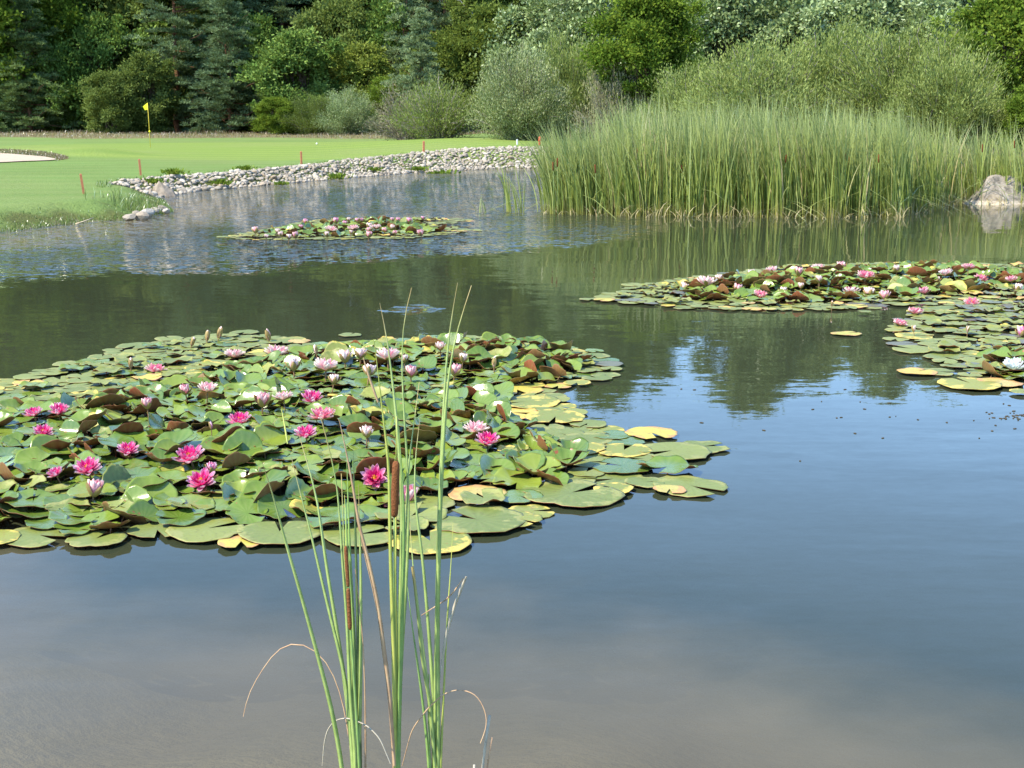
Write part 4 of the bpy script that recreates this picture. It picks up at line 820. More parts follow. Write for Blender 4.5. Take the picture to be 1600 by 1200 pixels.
def pad_geom(seed, kind):
    r = np.random.default_rng(seed); na = 30; rings = np.array([.001, .3, .58, .8, .93, 1.0]); nr = len(rings)
    notch = r.uniform(.06, .3); a = np.linspace(notch, 2 * np.pi - notch, na); A, Q = np.meshgrid(a, rings)
    out = 1 + .035 * np.sin(2 * A + r.uniform(0, 6)) + .02 * np.sin(5 * A + r.uniform(0, 6)) + .014 * np.sin(13 * A + r.uniform(0, 6)) * (Q > .9) + .018 * r.normal(0, 1, na)[None] * (Q > .95)
    out *= 1 - .12 * np.exp(-((A - notch) / .25) ** 2) - .12 * np.exp(-((A - 2 * np.pi + notch) / .25) ** 2)
    for _b in range(r.integers(1, 5)): out -= r.uniform(.03, .09) * np.exp(-((A - r.uniform(.5, 5.8)) / .09) ** 2) * (Q > .9)
    X = Q * out * np.cos(A); Y = Q * out * np.sin(A)
    ph = r.uniform(0, 6, 4)
    if kind == 'flat': Z = .010 * Q ** 6 * np.sin(7 * A + ph[0]) + .018 * Q ** 2 * np.sin(2 * A + ph[1]) + .01 * Q ** 3 * np.sin(4 * A + ph[2])
    elif kind == 'wavy': Z = .05 * Q ** 2 + .10 * Q ** 3 * np.sin(3 * A + ph[0]) + .055 * Q ** 5 * np.sin(7 * A + ph[1]) + .10 * np.maximum(Q - .8, 0) * 2
    elif kind == 'cup': Z = r.uniform(.22, .5) * Q ** 2.3 * (1 + .35 * np.sin(A + ph[0]) + .18 * np.sin(3 * A + ph[1])) + .06 * Q ** 4 * np.sin(6 * A + ph[2])
    elif kind == 'fold': k = r.uniform(.35, .8); Z = k * np.sqrt(Y ** 2 + .01) * (.4 + .6 * Q) + .08 * Q ** 3 * np.sin(4 * A + ph[0]) - .1 * Q * Q; Y = Y * (1 - .3 * k * Q)
    elif kind == 'tilt': Z = .10 * Q ** 2 + .07 * Q ** 3 * np.sin(2 * A + ph[0]) + .035 * Q ** 4 * np.sin(6 * A + ph[1])
    elif kind == 'curl':
        Z = .12 * Q ** 2 + .07 * Q ** 3 * np.sin(3 * A + ph[0]); ca = ph[2]; dd = X * math.cos(ca) + Y * math.sin(ca); ex = np.maximum(dd - .25, 0)
        Z = Z + 1.0 * ex ** 1.35; X = X - .35 * ex * math.cos(ca); Y = Y - .35 * ex * math.sin(ca)
    V = np.stack([X, Y, Z], -1).reshape(-1, 3); i = np.arange(nr - 1)[:, None] * na; j = np.arange(na - 1)[None]
    F = np.stack([i + j, i + na + j, i + na + j + 1, i + j + 1], -1).reshape(-1, 4)   # top side up
    nv = len(V); Vb = V - np.array((0, 0, .012)); Fb = F[:, ::-1] + nv
    rim = np.r_[np.arange(0, nr * na, na)[::-1], np.arange(1, na) * 0 + 0][:0]
    outer = (nr - 1) * na + np.arange(na - 1); Fr = np.stack([outer, outer + nv, outer + 1 + nv, outer + 1], -1)
    VV = np.concatenate([V, Vb]); FF = np.concatenate([F, Fb, Fr]); mi = np.r_[np.zeros(len(F)), np.ones(len(Fb) + len(Fr))].astype(int)
    rad = np.tile(Q.ravel(), 2); vn = np.tile(((np.arange(na) % 2)[None] * (1 - .6 * Q) * (Q > .05)).ravel(), 2)
    if kind != 'flat':
        q = np.linspace(0, 1, 4)[:, None]; Vt, Ft = tube(np.array([(.0, 0, -.01), (-.12, .02, -.5), (-.2, .05, -1.1), (-.1, .1, -1.8)]), .028, 5, False)
        Ft = Ft[0]; FF = np.concatenate([FF, Ft + len(VV)]); VV = np.concatenate([VV, Vt]); mi = np.r_[mi, np.ones(len(Ft))].astype(int); rad = np.r_[rad, np.zeros(len(Vt))]; vn = np.r_[vn, np.zeros(len(Vt))]
    return VV, FF, mi, np.stack([rad, vn])
KN = {'flat': 8, 'wavy': 7, 'cup': 9, 'fold': 7, 'tilt': 6, 'curl': 7}
PG = {k: [pad_geom(1000 + 37 * q + len(k) * 7 + ord(k[0]), k) for q in range(n)] for k, n in KN.items()}
PME = {}
def pad_mesh(kind, q, mi_):
    if (kind, q, mi_) not in PME:
        V, F, m_, rad = PG[kind][q]; PME[kind, q, mi_] = mesh('lily_pad', V, F, [PM[mi_], PM[5]], np.full(len(V), .0), m_, True, {'rad': rad[0], 'vein': rad[1]})
    return PME[kind, q, mi_]
def wpoly(pp): return np.array([unproj(*q)[:2] for q in pp])
def psd(P, x, y):
    x = np.asarray(x, float); y = np.asarray(y, float); best = np.full(x.shape, 1e9); ins = np.zeros(x.shape, bool); n = len(P)
    for i in range(n):
        ax, ay = P[i]; bx, by = P[(i + 1) % n]; dx, dy = bx - ax, by - ay
        t = np.clip(((x - ax) * dx + (y - ay) * dy) / (dx * dx + dy * dy + 1e-12), 0, 1); best = np.minimum(best, np.hypot(x - ax - t * dx, y - ay - t * dy))
        c = (ay > y) != (by > y)
        if ay != by: ins ^= c & (x < (bx - ax) * (y - ay) / (by - ay) + ax)
    return np.where(ins, best, -best)       # positive inside
NEAR = wpoly([(-80, 852), (60, 852), (190, 850), (330, 846), (520, 846), (640, 850), (735, 835), (850, 800), (985, 765), (1040, 742), (1090, 712), (1010, 690), (960, 684), (915, 662), (880, 640), (850, 612), (945, 596),
    (955, 575), (930, 552), (830, 533), (700, 529), (560, 536), (520, 545), (440, 530), (300, 526), (190, 546), (140, 562), (60, 584), (-80, 616)])
NEAR_UP = wpoly([(-80, 650), (120, 640), (240, 622), (330, 596), (430, 566), (520, 553), (700, 540), (860, 545), (920, 572), (850, 598), (760, 622), (800, 660), (850, 700), (890, 728), (850, 755), (760, 760), (600, 790), (480, 805), (300, 828), (100, 830), (-80, 826)])
MID = wpoly([(925, 470), (985, 450), (1060, 439), (1150, 427), (1250, 416), (1400, 413), (1500, 414), (1720, 414), (1720, 478), (1560, 475), (1480, 478), (1400, 478), (1320, 484), (1180, 486), (1060, 482)])
MID_UP = wpoly([(1060, 452), (1200, 430), (1400, 420), (1500, 420), (1600, 432), (1600, 452), (1400, 468), (1200, 476), (1090, 470)])
FLATZ = wpoly([(1430, 482), (1720, 470), (1720, 600), (1600, 600), (1520, 592), (1500, 576), (1420, 552), (1400, 530), (1405, 510), (1425, 492)])
FLAT_UP = wpoly([(1540, 556), (1700, 552), (1700, 600), (1560, 596)])
FARP = wpoly([(350, 371), (380, 375), (500, 375), (640, 373), (700, 365), (755, 361), (700, 357), (672, 352), (740, 345), (690, 342), (560, 343), (500, 345), (462, 350), (455, 356), (400, 361), (380, 366)])
FAR_UP = wpoly([(400, 368), (500, 352), (560, 347), (650, 348), (665, 358), (700, 364), (600, 370), (450, 372)])
pads = []   # x, y, r, z, kind, variant, material, rotation matrix euler, zone
r = np.random.default_rng(91)
def place(x, y, rad, z, kind, mi_, tilt, taz, spin, zone): pads.append(dict(x=x, y=y, r=rad, z=z, kind=kind, q=int(r.integers(KN[kind])), m=mi_, tilt=tilt, taz=taz, spin=spin, zone=zone, exp=False))
EXP = [ # px, py, width px, material, label
 (672, 850, 128, 2, 'green-and-yellow round pad with a ragged yellow edge, lying behind the cattail stems'),
 (745, 819, 150, 1, 'broad green floating pad just above the ragged yellow-edged one'), (806, 816, 86, 2, 'pale green pad with a yellowish tip poking out beside the broad green one'),
 (560, 841, 116, 1, 'green floating pad between the brown-stemmed cattail and the ragged yellow-edged one'), (437, 838, 130, 1, 'spotted green pad with a yellow blotch at the water edge'),
 (377, 852, 72, 3, 'small yellow pad at the outer rim next to the spotted one'), (325, 832, 128, 1, 'large dull green pad at the rim beside the small yellow one'), (246, 834, 92, 1, 'round green pad at the rim, second past the small yellow one'),
 (150, 848, 90, 1, 'green pad hanging at the lower rim with a brownish border'), (62, 842, 110, 1, 'wide green pad on the rim near the half-closed pale flower'), (-8, 848, 80, 2, 'mottled pad cut by the photo edge'),
 (893, 776, 158, 1, 'large green pad on open water with a torn lower edge'), (958, 768, 66, 2, 'yellow-green pad tucked against the torn-edged large pad'), (1080, 763, 120, 1, 'isolated notched green pad lying apart from the big patch'), (1046, 770, 52, 3, 'pinkish brown half-sunk pad attached to the isolated notched one'),
 (1098, 701, 84, 1, 'pale green pad at the outermost tip of the big patch'), (1050, 709, 118, 1, 'long green pad just inside the outermost one'), (1018, 682, 80, 3, 'lone orange-brown pad drifting above the outermost pads'),
 (1042, 738, 92, 0, 'wavy-edged green pad throwing a dark gap, beside the isolated notched pad'), (975, 708, 90, 2, 'yellowish pad at the edge of the big patch'), (948, 572, 50, 4, 'dull purple pad at the far outer corner of the big patch'), (872, 606, 44, 3, 'pinkish withered pad on the far edge of the big patch'),
 (823, 632, 104, 2, 'large pale yellow-green pad at the bay in the big patch'), (800, 648, 96, 3, 'bright yellow pad along the bay in the big patch'), (808, 612, 84, 3, 'tan and yellow pad at the head of the bay'), (868, 656, 96, 2, 'green and yellow pad pointing into the bay'), (745, 776, 90, 3, 'yellow pad lying under the wavy rims, beside the seed head'),
 (470, 781, 58, 3, 'yellow pad half hidden between brown undersides'), (1322, 523, 47, 3, 'single orange pad floating alone on open water'), (1433, 584, 62, 3, 'orange-tan pad pointing out from the flat pads'), (1430, 527, 66, 2, 'bright yellow-green pad at the border of the flat pads'), (1350, 490, 22, 1, 'tiny pad alone below the middle patch'),
 (1425, 548, 66, 1, 'green floating pad just below the bright yellow-green one'), (1475, 560, 62, 1, 'smooth green pad standing alone between flat pads'), (1465, 583, 60, 1, 'green pad lying on the orange-tan one'), (1516, 603, 100, 2, 'long yellow-green pad on the lowest edge of the flat pads'), (1562, 601, 70, 3, 'yellow pad beside the long yellow-green one'), (1597, 616, 40, 2, 'lone pale pad below the flat pads'),
 (547, 525, 36, 1, 'small green pad alone on dark water beyond the big patch'), (160, 561, 46, 1, 'separate oval green pad off the far edge of the big patch'), (48, 592, 52, 1, 'dull green pad at the far outer fringe with yellow neighbour'), (45, 600, 46, 3, 'orange-yellow pad in the far outer fringe'), (265, 532, 46, 1, 'thin green pad among the pads under the upright buds'), (212, 543, 60, 1, 'outlying green pad beyond the upright buds'), (382, 521, 44, 1, 'floating green pad next to the upright bud'),
 (925, 469, 40, 1, 'outermost green pad at the tip of the middle patch'), (945, 471, 34, 3, 'yellow pad at the tip of the middle patch'), (990, 447, 40, 1, 'dark green pad on the upper side of the tip of the middle patch'), (1175, 485, 34, 3, 'yellow pad on the lower rim of the middle patch'), (1335, 480, 44, 3, 'orange-yellow pad on the lower rim of the middle patch'), (400, 376, 12, 3, 'yellow leaf bit at the near rim of the far patch'),
]
for (px, py, wd, mi_, lab) in EXP:
    c = unproj(px, py); D = math.hypot(c[1], CAM_H); rad = wd / 2 / FPX * D
    place(c[0], c[1], rad, .012 + r.uniform(0, .012), 'flat', mi_, r.uniform(0, .02), r.uniform(0, 6.28), r.uniform(0, 6.28), 'x'); pads[-1]['exp'] = True; pads[-1]['label'] = lab
for p_ in pads:
    if 'wavy-edged' in p_['label']: p_['kind'] = 'wavy'; p_['z'] = .03
def fill(poly, up, n, rlo, rhi, fac, zone, facup=.5):
    lo, hi = poly.min(0), poly.max(0); X = r.uniform(lo[0], hi[0], n); Y = r.uniform(lo[1], hi[1], n)
    s_ = psd(poly, X, Y); su = psd(up, X, Y); k = s_ > -.02; X, Y, s_, su = X[k], Y[k], s_[k], su[k]
    cell = {}
    for p_ in pads:
        if p_['exp']: cell.setdefault((int(p_['x'] // .3), int(p_['y'] // .3)), []).append((p_['x'], p_['y'], p_['r'] * 1.25))
    for x_, y_, a_, u_ in zip(X, Y, s_, su):
        rad = r.uniform(rlo, rhi); raised = u_ > .02 or (u_ > -.08 and r.uniform() < .35)
        if zone == 'near' and not raised: rad *= 1.0 if y_ > 8 else 1.3
        f = facup if raised else fac; key = (int(x_ // .3), int(y_ // .3)); ok = True
        for q in ((a, b) for a in (-1, 0, 1) for b in (-1, 0, 1)):
            for (x2, y2, r2) in cell.get((key[0] + q[0], key[1] + q[1]), ()):
                if (x2 - x_) ** 2 + (y2 - y_) ** 2 < (f * (r2 + rad)) ** 2: ok = False; break
            if not ok: break
        if not ok: continue
        cell.setdefault(key, []).append((x_, y_, rad))
        if raised:
            hgt = .03 + .08 * min(max(u_, 0) / .8, 1) * r.uniform(.2, 1.25) * {'near': 1, 'far': .45}.get(zone, .75)
            kind = r.choice(['wavy', 'cup', 'fold', 'tilt', 'curl'], p=[.27, .28, .11, .10, .24])
            tilt = abs(r.normal(0, .27)) + (.2 if kind in ('tilt', 'fold') else 0)
            if kind == 'cup': tilt *= .6
            place(x_, y_, rad * (1.0 if kind != 'cup' else 1.08), hgt, str(kind), (0 if r.uniform() < .92 else (2 if r.uniform() < .4 else 1)), min(tilt, .95), r.uniform(0, 6.28), r.uniform(0, 6.28), zone)
        else:
            py_ = project([(x_, y_, 0)]); px_ = py_[0][0]; pyy = py_[1][0]; v = r.uniform()
            if zone == 'near': mi_ = (3 if v < .03 else 2 if v < .14 else 0 if v < .45 else 1) if not (690 < px_ < 960 and 600 < pyy < 680) else (3 if v < .2 else 2 if v < .6 else 1)
            elif zone == 'flat': mi_ = 4 if v < .16 else 2 if v < .22 else 1
            else: mi_ = 3 if v < .07 else 2 if v < .16 else 4 if v < .2 else 1
            kind = 'flat' if r.uniform() < .72 or a_ < .15 else 'wavy'
            place(x_, y_, rad, .006 + r.uniform(0, .018) + (.02 if kind == 'wavy' else 0), kind, mi_, abs(r.normal(0, .02)), r.uniform(0, 6.28), r.uniform(0, 6.28), zone)
fill(NEAR, NEAR_UP, 26000, .078, .13, .60, 'near', .50)
fill(MID, MID_UP, 14000, .075, .12, .60, 'mid', .48)
fill(FLATZ, FLAT_UP, 5000, .085, .13, .66, 'flat', .6)
fill(FARP, FAR_UP, 5000, .08, .13, .62, 'far', .55)
P3 = np.array([(p_['x'], p_['y'], p_['z']) for p_ in pads]); PX, PY = project(P3)
score = np.array([p_['r'] / p_['y'] for p_ in pads]) + np.array([10. if p_['exp'] else 0 for p_ in pads]); score[(PX < -30) | (PX > 1630)] = 0
order = np.argsort(-score); indiv = set(order[:295].tolist())
print('PADS', len(pads))

# ------------------------------------------------------------------ water lilies: flowers
def petalmat(name, stops, trans=.3):
    m, t, out = nmat(name); c = ramp(t, attr(t, 'tone'), stops)
    d = nd(t, 'ShaderNodeBsdfDiffuse'); tr = nd(t, 'ShaderNodeBsdfTranslucent'); t.links.new(c, d.inputs[0]); t.links.new(c, tr.inputs[0])
    mx = nd(t, 'ShaderNodeMixShader'); mx.inputs[0].default_value = trans; t.links.new(d.outputs[0], mx.inputs[1]); t.links.new(tr.outputs[0], mx.inputs[2]); t.links.new(mx.outputs[0], out.inputs[0]); return m
PET = {'deep': petalmat('petal_deep', [(0, (.62, .004, .15)), (.4, (.76, .035, .25)), (.75, (.84, .30, .48)), (1, (.90, .72, .78))]),
       'pink': petalmat('petal_pink', [(0, (.74, .06, .20)), (.5, (.82, .24, .36)), (.85, (.92, .54, .55)), (1, (.93, .75, .72))]),
       'pale': petalmat('petal_pale', [(0, (.80, .20, .30)), (.4, (.87, .44, .50)), (.75, (.93, .66, .62)), (1, (.94, .82, .75))]),
       'white': petalmat('petal_white', [(0, (.75, .72, .55)), (.4, (.86, .86, .84)), (1, (.9, .9, .9))])}
stam = solid('stamen', (.90, .58, .05), .6, .3, 60, .3); sepalm = solid('sepal', (.34, .16, .08), .6, .4, 20, .3, col2=(.22, .26, .07)); stemm = solid('lily_stem', (.22, .13, .06), .6, .3, 20, .3)
def petals(whorls, r, jit=.1, tip=.5):
    acc = Acc(); nt_, nw = 7, 4
    do = r.choice([-4, 3, 12]) if len(whorls) == 5 else r.choice([-8, 0, 6])
    for wi, (cnt, el0, el1, ln, wd, lo) in enumerate(whorls):
        el0, el1 = el0 + do * .8, el1 + do; ph = r.uniform(0, 6.28)
        for k in range(cnt):
            az = ph + 2 * math.pi * k / cnt + r.normal(0, .08); e0 = R(el0 + r.normal(0, 4)); e1 = R(el1 + r.normal(0, 6)); L = ln * r.uniform(.92, 1.08)
            t_ = np.linspace(0, 1, nt_); el = e0 + (e1 - e0) * t_; dr = np.cumsum(np.r_[0, np.cos(el[1:])]) / (nt_ - 1) * L + .05; dz = np.cumsum(np.r_[0, np.sin(el[1:])]) / (nt_ - 1) * L
            wv = wd * np.sin(np.pi * np.clip(t_ * .86 + .08, 0, 1)) ** .75 * (1 - .25 * t_) ; wv[-1] *= .25
            s_ = np.linspace(-1, 1, nw + 1); cupz = .22 * wd * (s_ ** 2)
            rr_ = dr[:, None] - np.sin(el)[:, None] * cupz[None] * np.minimum(t_ * 3, 1)[:, None]; zz = dz[:, None] + np.cos(el)[:, None] * cupz[None] * np.minimum(t_ * 3, 1)[:, None]
            yy = s_[None] * wv[:, None] * .5
            X = rr_ * math.cos(az) - yy * math.sin(az); Y = rr_ * math.sin(az) + yy * math.cos(az)
            V = np.stack([X, Y, zz], -1).reshape(-1, 3); i = np.arange(nt_ - 1)[:, None] * (nw + 1); j = np.arange(nw)[None]
            F = np.stack([i + j, i + j + 1, i + nw + 2 + j, i + nw + 1 + j], -1).reshape(-1, 4)
            tone = np.clip(lo + tip * np.repeat(t_ ** 1.6, nw + 1) + r.normal(0, jit * .4) + .10 * np.tile(np.abs(s_), nt_), 0, 1); acc.add(V, F, tone)
    return acc
WH = {'open': [(6, 4, 30, 1.0, .50, .50), (7, 14, 40, 1.0, .46, .36), (7, 28, 54, .94, .42, .2), (7, 42, 66, .84, .34, .08), (6, 50, 72, .58, .24, .0)],
      'half': [(5, 40, 74, 1.0, .5, .5), (7, 50, 80, 1.0, .46, .38), (7, 60, 86, .96, .42, .22), (6, 66, 88, .86, .34, .1)],
      'bud': [(4, 58, 100, 1.0, .5, .55), (5, 64, 98, .98, .42, .45), (5, 70, 96, .9, .3, .3)]}
FME = {}
def flower_meshes(shape, col, v):
    k = (shape, col, v)
    if k not in FME:
        r_ = np.random.default_rng(abs(hash((shape, v))) % 1000 if False else (len(shape) * 31 + v * 7)); pm = petals(WH[shape], r_, tip=.5 if col != 'pale' else .55).build('petals', PET[col], True)
        acc = Acc(); 
        if shape != 'bud':
            for q in range(26 if shape == 'open' else 12):
                az = r_.uniform(0, 6.28); rr_ = r_.uniform(.02, .16); tl = r_.uniform(.28, .48)
                V, F = tube([(rr_ * math.cos(az), rr_ * math.sin(az), .03), (rr_ * 1.5 * math.cos(az), rr_ * 1.5 * math.sin(az), .03 + tl * .7), (rr_ * 1.1 * math.cos(az), rr_ * 1.1 * math.sin(az), .03 + tl)], (.022, .02, .012), 4); acc.add(V, F)
        sm = acc.build('stamens', stam) if shape != 'bud' else None
        sh = {'open': (4, 0, 20, .98, .42, .5), 'half': (4, 22, 66, 1.0, .5, .5), 'bud': (4, 52, 92, 1.0, .55, .5)}[shape]
        se = petals([sh], r_).build('sepals', sepalm, True); se.transform(__import__('mathutils').Matrix.Translation((0, 0, -.03)))
        V, F = tube([(0, 0, .02), (.03, .02, -1.0), (.1, .05, -3.2)], .06, 6, False); a2 = Acc(); a2.add(V, F); st = a2.build('stem', stemm, True)
        FME[k] = (pm, sm, se, st)
    return FME[k]
# px, py (centre of the bloom), shape, colour, half width in px (0 = by distance)
FL_NEAR = [(53, 645, 'open', 'deep', 17), (92, 641, 'open', 'deep', 19), (67, 674, 'open', 'deep', 18), (375, 656, 'open', 'deep', 22), (487, 622, 'open', 'deep', 21), (200, 702, 'open', 'deep', 20), (298, 712, 'open', 'deep', 28),
 (138, 730, 'open', 'deep', 25), (88, 739, 'open', 'deep', 16), (331, 729, 'half', 'deep', 13), (317, 750, 'open', 'deep', 27), (478, 676, 'open', 'deep', 21), (504, 648, 'open', 'pink', 18), (586, 743, 'open', 'deep', 24), (762, 687, 'open', 'deep', 22),
 (632, 774, 'half', 'pink', 22), (323, 524, 'bud', 'pink', 8), (341, 519, 'bud', 'pink', 9), (420, 522, 'bud', 'pink', 9), (299, 533, 'bud', 'pink', 7), (204, 567, 'bud', 'pink', 8), (242, 577, 'open', 'pink', 14), (366, 554, 'open', 'pale', 14), (432, 550, 'open', 'pale', 17),
 (459, 569, 'half', 'pale', 13), (494, 545, 'bud', 'pale', 7), (539, 556, 'half', 'pale', 13), (509, 573, 'open', 'pale', 19), (563, 552, 'half', 'pale', 11), (576, 578, 'half', 'pale', 12), (521, 592, 'half', 'pale', 10), (324, 607, 'open', 'pale', 14), (290, 608, 'half', 'pink', 11),
 (230, 630, 'half', 'pink', 11), (410, 624, 'half', 'pink', 15), (443, 620, 'open', 'pale', 14), (573, 674, 'half', 'pale', 12), (145, 763, 'half', 'pink', 17), (330, 664, 'bud', 'deep', 8), (606, 556, 'open', 'pale', 18), (642, 580, 'half', 'pink', 12),
 (710, 578, 'half', 'pink', 12), (772, 565, 'bud', 'pale', 8), (723, 559, 'half', 'pale', 9), (688, 540, 'half', 'pale', 9), (743, 669, 'open', 'pale', 17), (632, 560, 'half', 'pale', 8)]
FL_MID = [(1066, 448, 'half', 'pale', 9), (1104, 441, 'open', 'pale', 14), (1124, 434, 'half', 'pale', 7), (1152, 451, 'half', 'pink', 10), (1175, 426, 'half', 'pale', 7), (1207, 423, 'open', 'pale', 10), (1186, 461, 'open', 'pink', 11), (1223, 454, 'half', 'pale', 8),
 (1248, 424, 'half', 'pink', 9), (1278, 419, 'open', 'pale', 10), (1316, 416, 'half', 'pink', 10), (1352, 430, 'open', 'pink', 12), (1330, 455, 'open', 'pale', 12), (1358, 456, 'half', 'pale', 10), (1382, 461, 'half', 'pink', 10), (1401, 419, 'half', 'pale', 7), (1443, 456, 'open', 'pink', 11),
 (1464, 437, 'half', 'pale', 7), (1478, 427, 'open', 'pale', 10), (1513, 417, 'open', 'pink', 9), (1532, 435, 'open', 'pink', 10), (1581, 437, 'open', 'pink', 9), (1591, 450, 'half', 'pale', 9), (1518, 472, 'open', 'pink', 11), (1430, 487, 'open', 'pink', 11), (1406, 505, 'open', 'pink', 10),
 (1599, 519, 'half', 'deep', 13), (1584, 572, 'open', 'white', 17), (1280, 436, 'half', 'pale', 7), (1251, 446, 'half', 'pale', 6), (1300, 474, 'bud', 'pink', 4), (1428, 513, 'bud', 'pale', 5), (1512, 514, 'bud', 'pale', 5)]
FL_FAR = [(477, 346, 'half', 'deep', 5), (470, 354, 'half', 'deep', 4), (399, 359, 'half', 'pink', 6), (434, 361, 'half', 'pale', 5), (440, 365, 'half', 'pale', 5), (462, 367, 'half', 'pink', 6), (451, 370, 'half', 'pale', 5), (416, 369, 'half', 'pale', 4), (524, 345, 'half', 'deep', 6), (539, 348, 'half', 'deep', 4), (545, 343, 'half', 'pale', 4),
 (559, 344, 'half', 'deep', 4), (566, 344, 'half', 'deep', 4), (517, 358, 'open', 'pale', 8), (511, 366, 'half', 'pale', 5), (552, 356, 'open', 'pale', 7), (548, 363, 'half', 'pale', 4), (577, 353, 'half', 'pale', 6), (577, 359, 'half', 'pink', 5), (576, 366, 'half', 'pink', 6), (587, 355, 'open', 'pale', 7), (601, 359, 'half', 'pink', 5), (612, 355, 'half', 'pale', 5),
 (617, 363, 'half', 'pink', 4), (613, 343, 'half', 'deep', 4), (622, 343, 'half', 'deep', 4), (639, 344, 'half', 'deep', 5), (661, 341, 'half', 'deep', 4), (658, 363, 'half', 'pink', 6)]
ORD = ['first', 'second', 'third', 'fourth', 'fifth', 'sixth', 'seventh', 'eighth', 'ninth', 'tenth', 'eleventh', 'twelfth', 'thirteenth', 'fourteenth', 'fifteenth', 'sixteenth']
CN = {'deep': 'deep magenta', 'pink': 'rose pink', 'pale': 'pale pink', 'white': 'pure white'}; SN = {'open': 'fully open', 'half': 'half-open', 'bud': 'closed'}
flowers = []
for zone, lst, up, zn in (('near', FL_NEAR, NEAR_UP, 'big patch'), ('mid', FL_MID, MID_UP, 'middle patch'), ('far', FL_FAR, FAR_UP, 'far patch')):
    cuts = {'near': 600, 'mid': 440, 'far': 352}[zone]; groups = {}
    for f in lst: groups.setdefault((f[3], f[2], f[1] < cuts), []).append(f)
    for gk, g_ in groups.items():
        g_.sort(key=lambda f: f[0])
        for q, f in enumerate(g_):
            px, py, shp, col, hw = f
            if len(g_) == 1: lab = 'the only %s %s water lily in the %s half of the %s' % (SN[shp], CN[col], 'farther' if gk[2] else 'nearer', zn)
            else: lab = '%s %s water lily, %s from left, %s half of %s' % (SN[shp], CN[col], ORD[q], 'farther' if gk[2] else 'nearer', zn)
            zf = .05
            for _ in range(4):
                c0 = unproj(px, py, zf); u_ = float(psd(up, np.array([c0[0]]), np.array([c0[1]]))[0])
                zf = .04 + .095 * min(max(u_, 0) / .6, 1) + (.04 if shp == 'bud' else 0) + (.03 if col != 'deep' and u_ > .1 else 0)
            if zone == 'far': zf = .10
            c = unproj(px, py, zf); D = math.hypot(c[1], CAM_H - zf); rad = hw / FPX * D * (1.0 if col == 'deep' and zone == 'near' else 1.28 if zone != 'far' else 1.4)
            if shp == 'half': rad *= 1.25
            if shp == 'bud': rad *= 1.55
            flowers.append((c, rad, shp, col, lab, zone, px, py, zf))
# leaves just in front of a bloom lie low so that it shows
for (c, rad, *_z) in flowers:
    for p_ in pads:
        dx_, dy_ = p_['x'] - c[0], p_['y'] - c[1]
        if not p_['exp'] and abs(dx_) < rad + .6 * p_['r'] and -.42 < dy_ < .06 and p_['kind'] != 'flat': p_['kind'] = 'tilt'; p_['q'] %= 6; p_['tilt'] = min(p_['tilt'], .15); p_['z'] = min(p_['z'], c[2] - .07 if dy_ > -.2 else c[2] - .05, .07); p_['z'] = max(p_['z'], .02)
for k, (c, rad, shp, col, lab, zone, px, py, zf) in enumerate(flowers):
    r_ = np.random.default_rng(500 + k); pm, sm, se, st = flower_meshes(shp, col, int(r_.integers(3)))
    e_ = empty('water_lily', (c[0], c[1], c[2] - rad * (.28 if shp == 'open' else .5)), r_.uniform(0, 6.28)); e_.scale = (rad,) * 3
    e_.rotation_euler = (r_.normal(0, .12) , r_.normal(0, .12), r_.uniform(0, 6.28))
    if (px, py) == (586, 743): e_.rotation_euler = (R(48), 0, 0)
    elif shp == 'open' and zone == 'near' and col == 'deep': e_.rotation_euler = (R(14) + r_.normal(0, .1), r_.normal(0, .15), r_.uniform(-.2, .2))
    obj('petals', pm, e_); 
    if sm: obj('stamens', sm, e_)
    obj('sepals', se, e_); obj('stem', st, e_)
    tag(e_, lab, 'water lily', 'water lilies in flower, ' + {'near': 'big patch', 'mid': 'middle patch', 'far': 'far patch'}[zone])

# leaves: the ones that show largest are single things, the others one mass
from mathutils import Euler, Matrix
def pad_rot(p_):
    ax = Vector((math.cos(p_['taz']), math.sin(p_['taz']), 0)); return Matrix.Rotation(p_['tilt'], 3, ax) @ Matrix.Rotation(p_['spin'], 3, 'Z')
FP = np.array([[f[0][0], f[0][1]] for f in flowers]); best = {}
for k in indiv:
    if pads[k]['exp']: continue
    d = np.hypot(FP[:, 0] - pads[k]['x'], FP[:, 1] - pads[k]['y']); j = int(d.argmin())
    if d[j] < .45 and (j not in best or d[j] < best[j][0]): best[j] = (d[j], k)
owner = {k: j for j, (d, k) in best.items()}
kn = {'flat': 'flat floating', 'wavy': 'wavy-rimmed', 'cup': 'cupped, brown-backed', 'fold': 'folded upright', 'tilt': 'tilted glossy', 'curl': 'curled-up, brown-backed'}
mn = ['fresh green', 'dull green', 'yellow-mottled green', 'yellow', 'purplish', '']
zl = {'near': 'in the big patch', 'mid': 'in the middle patch', 'flat': 'among the flat pads by the middle patch', 'far': 'in the far patch'}
acc = {}; Vs = []; Fs = []; Ts = []; Ms = []; Rs = []; o_ = 0
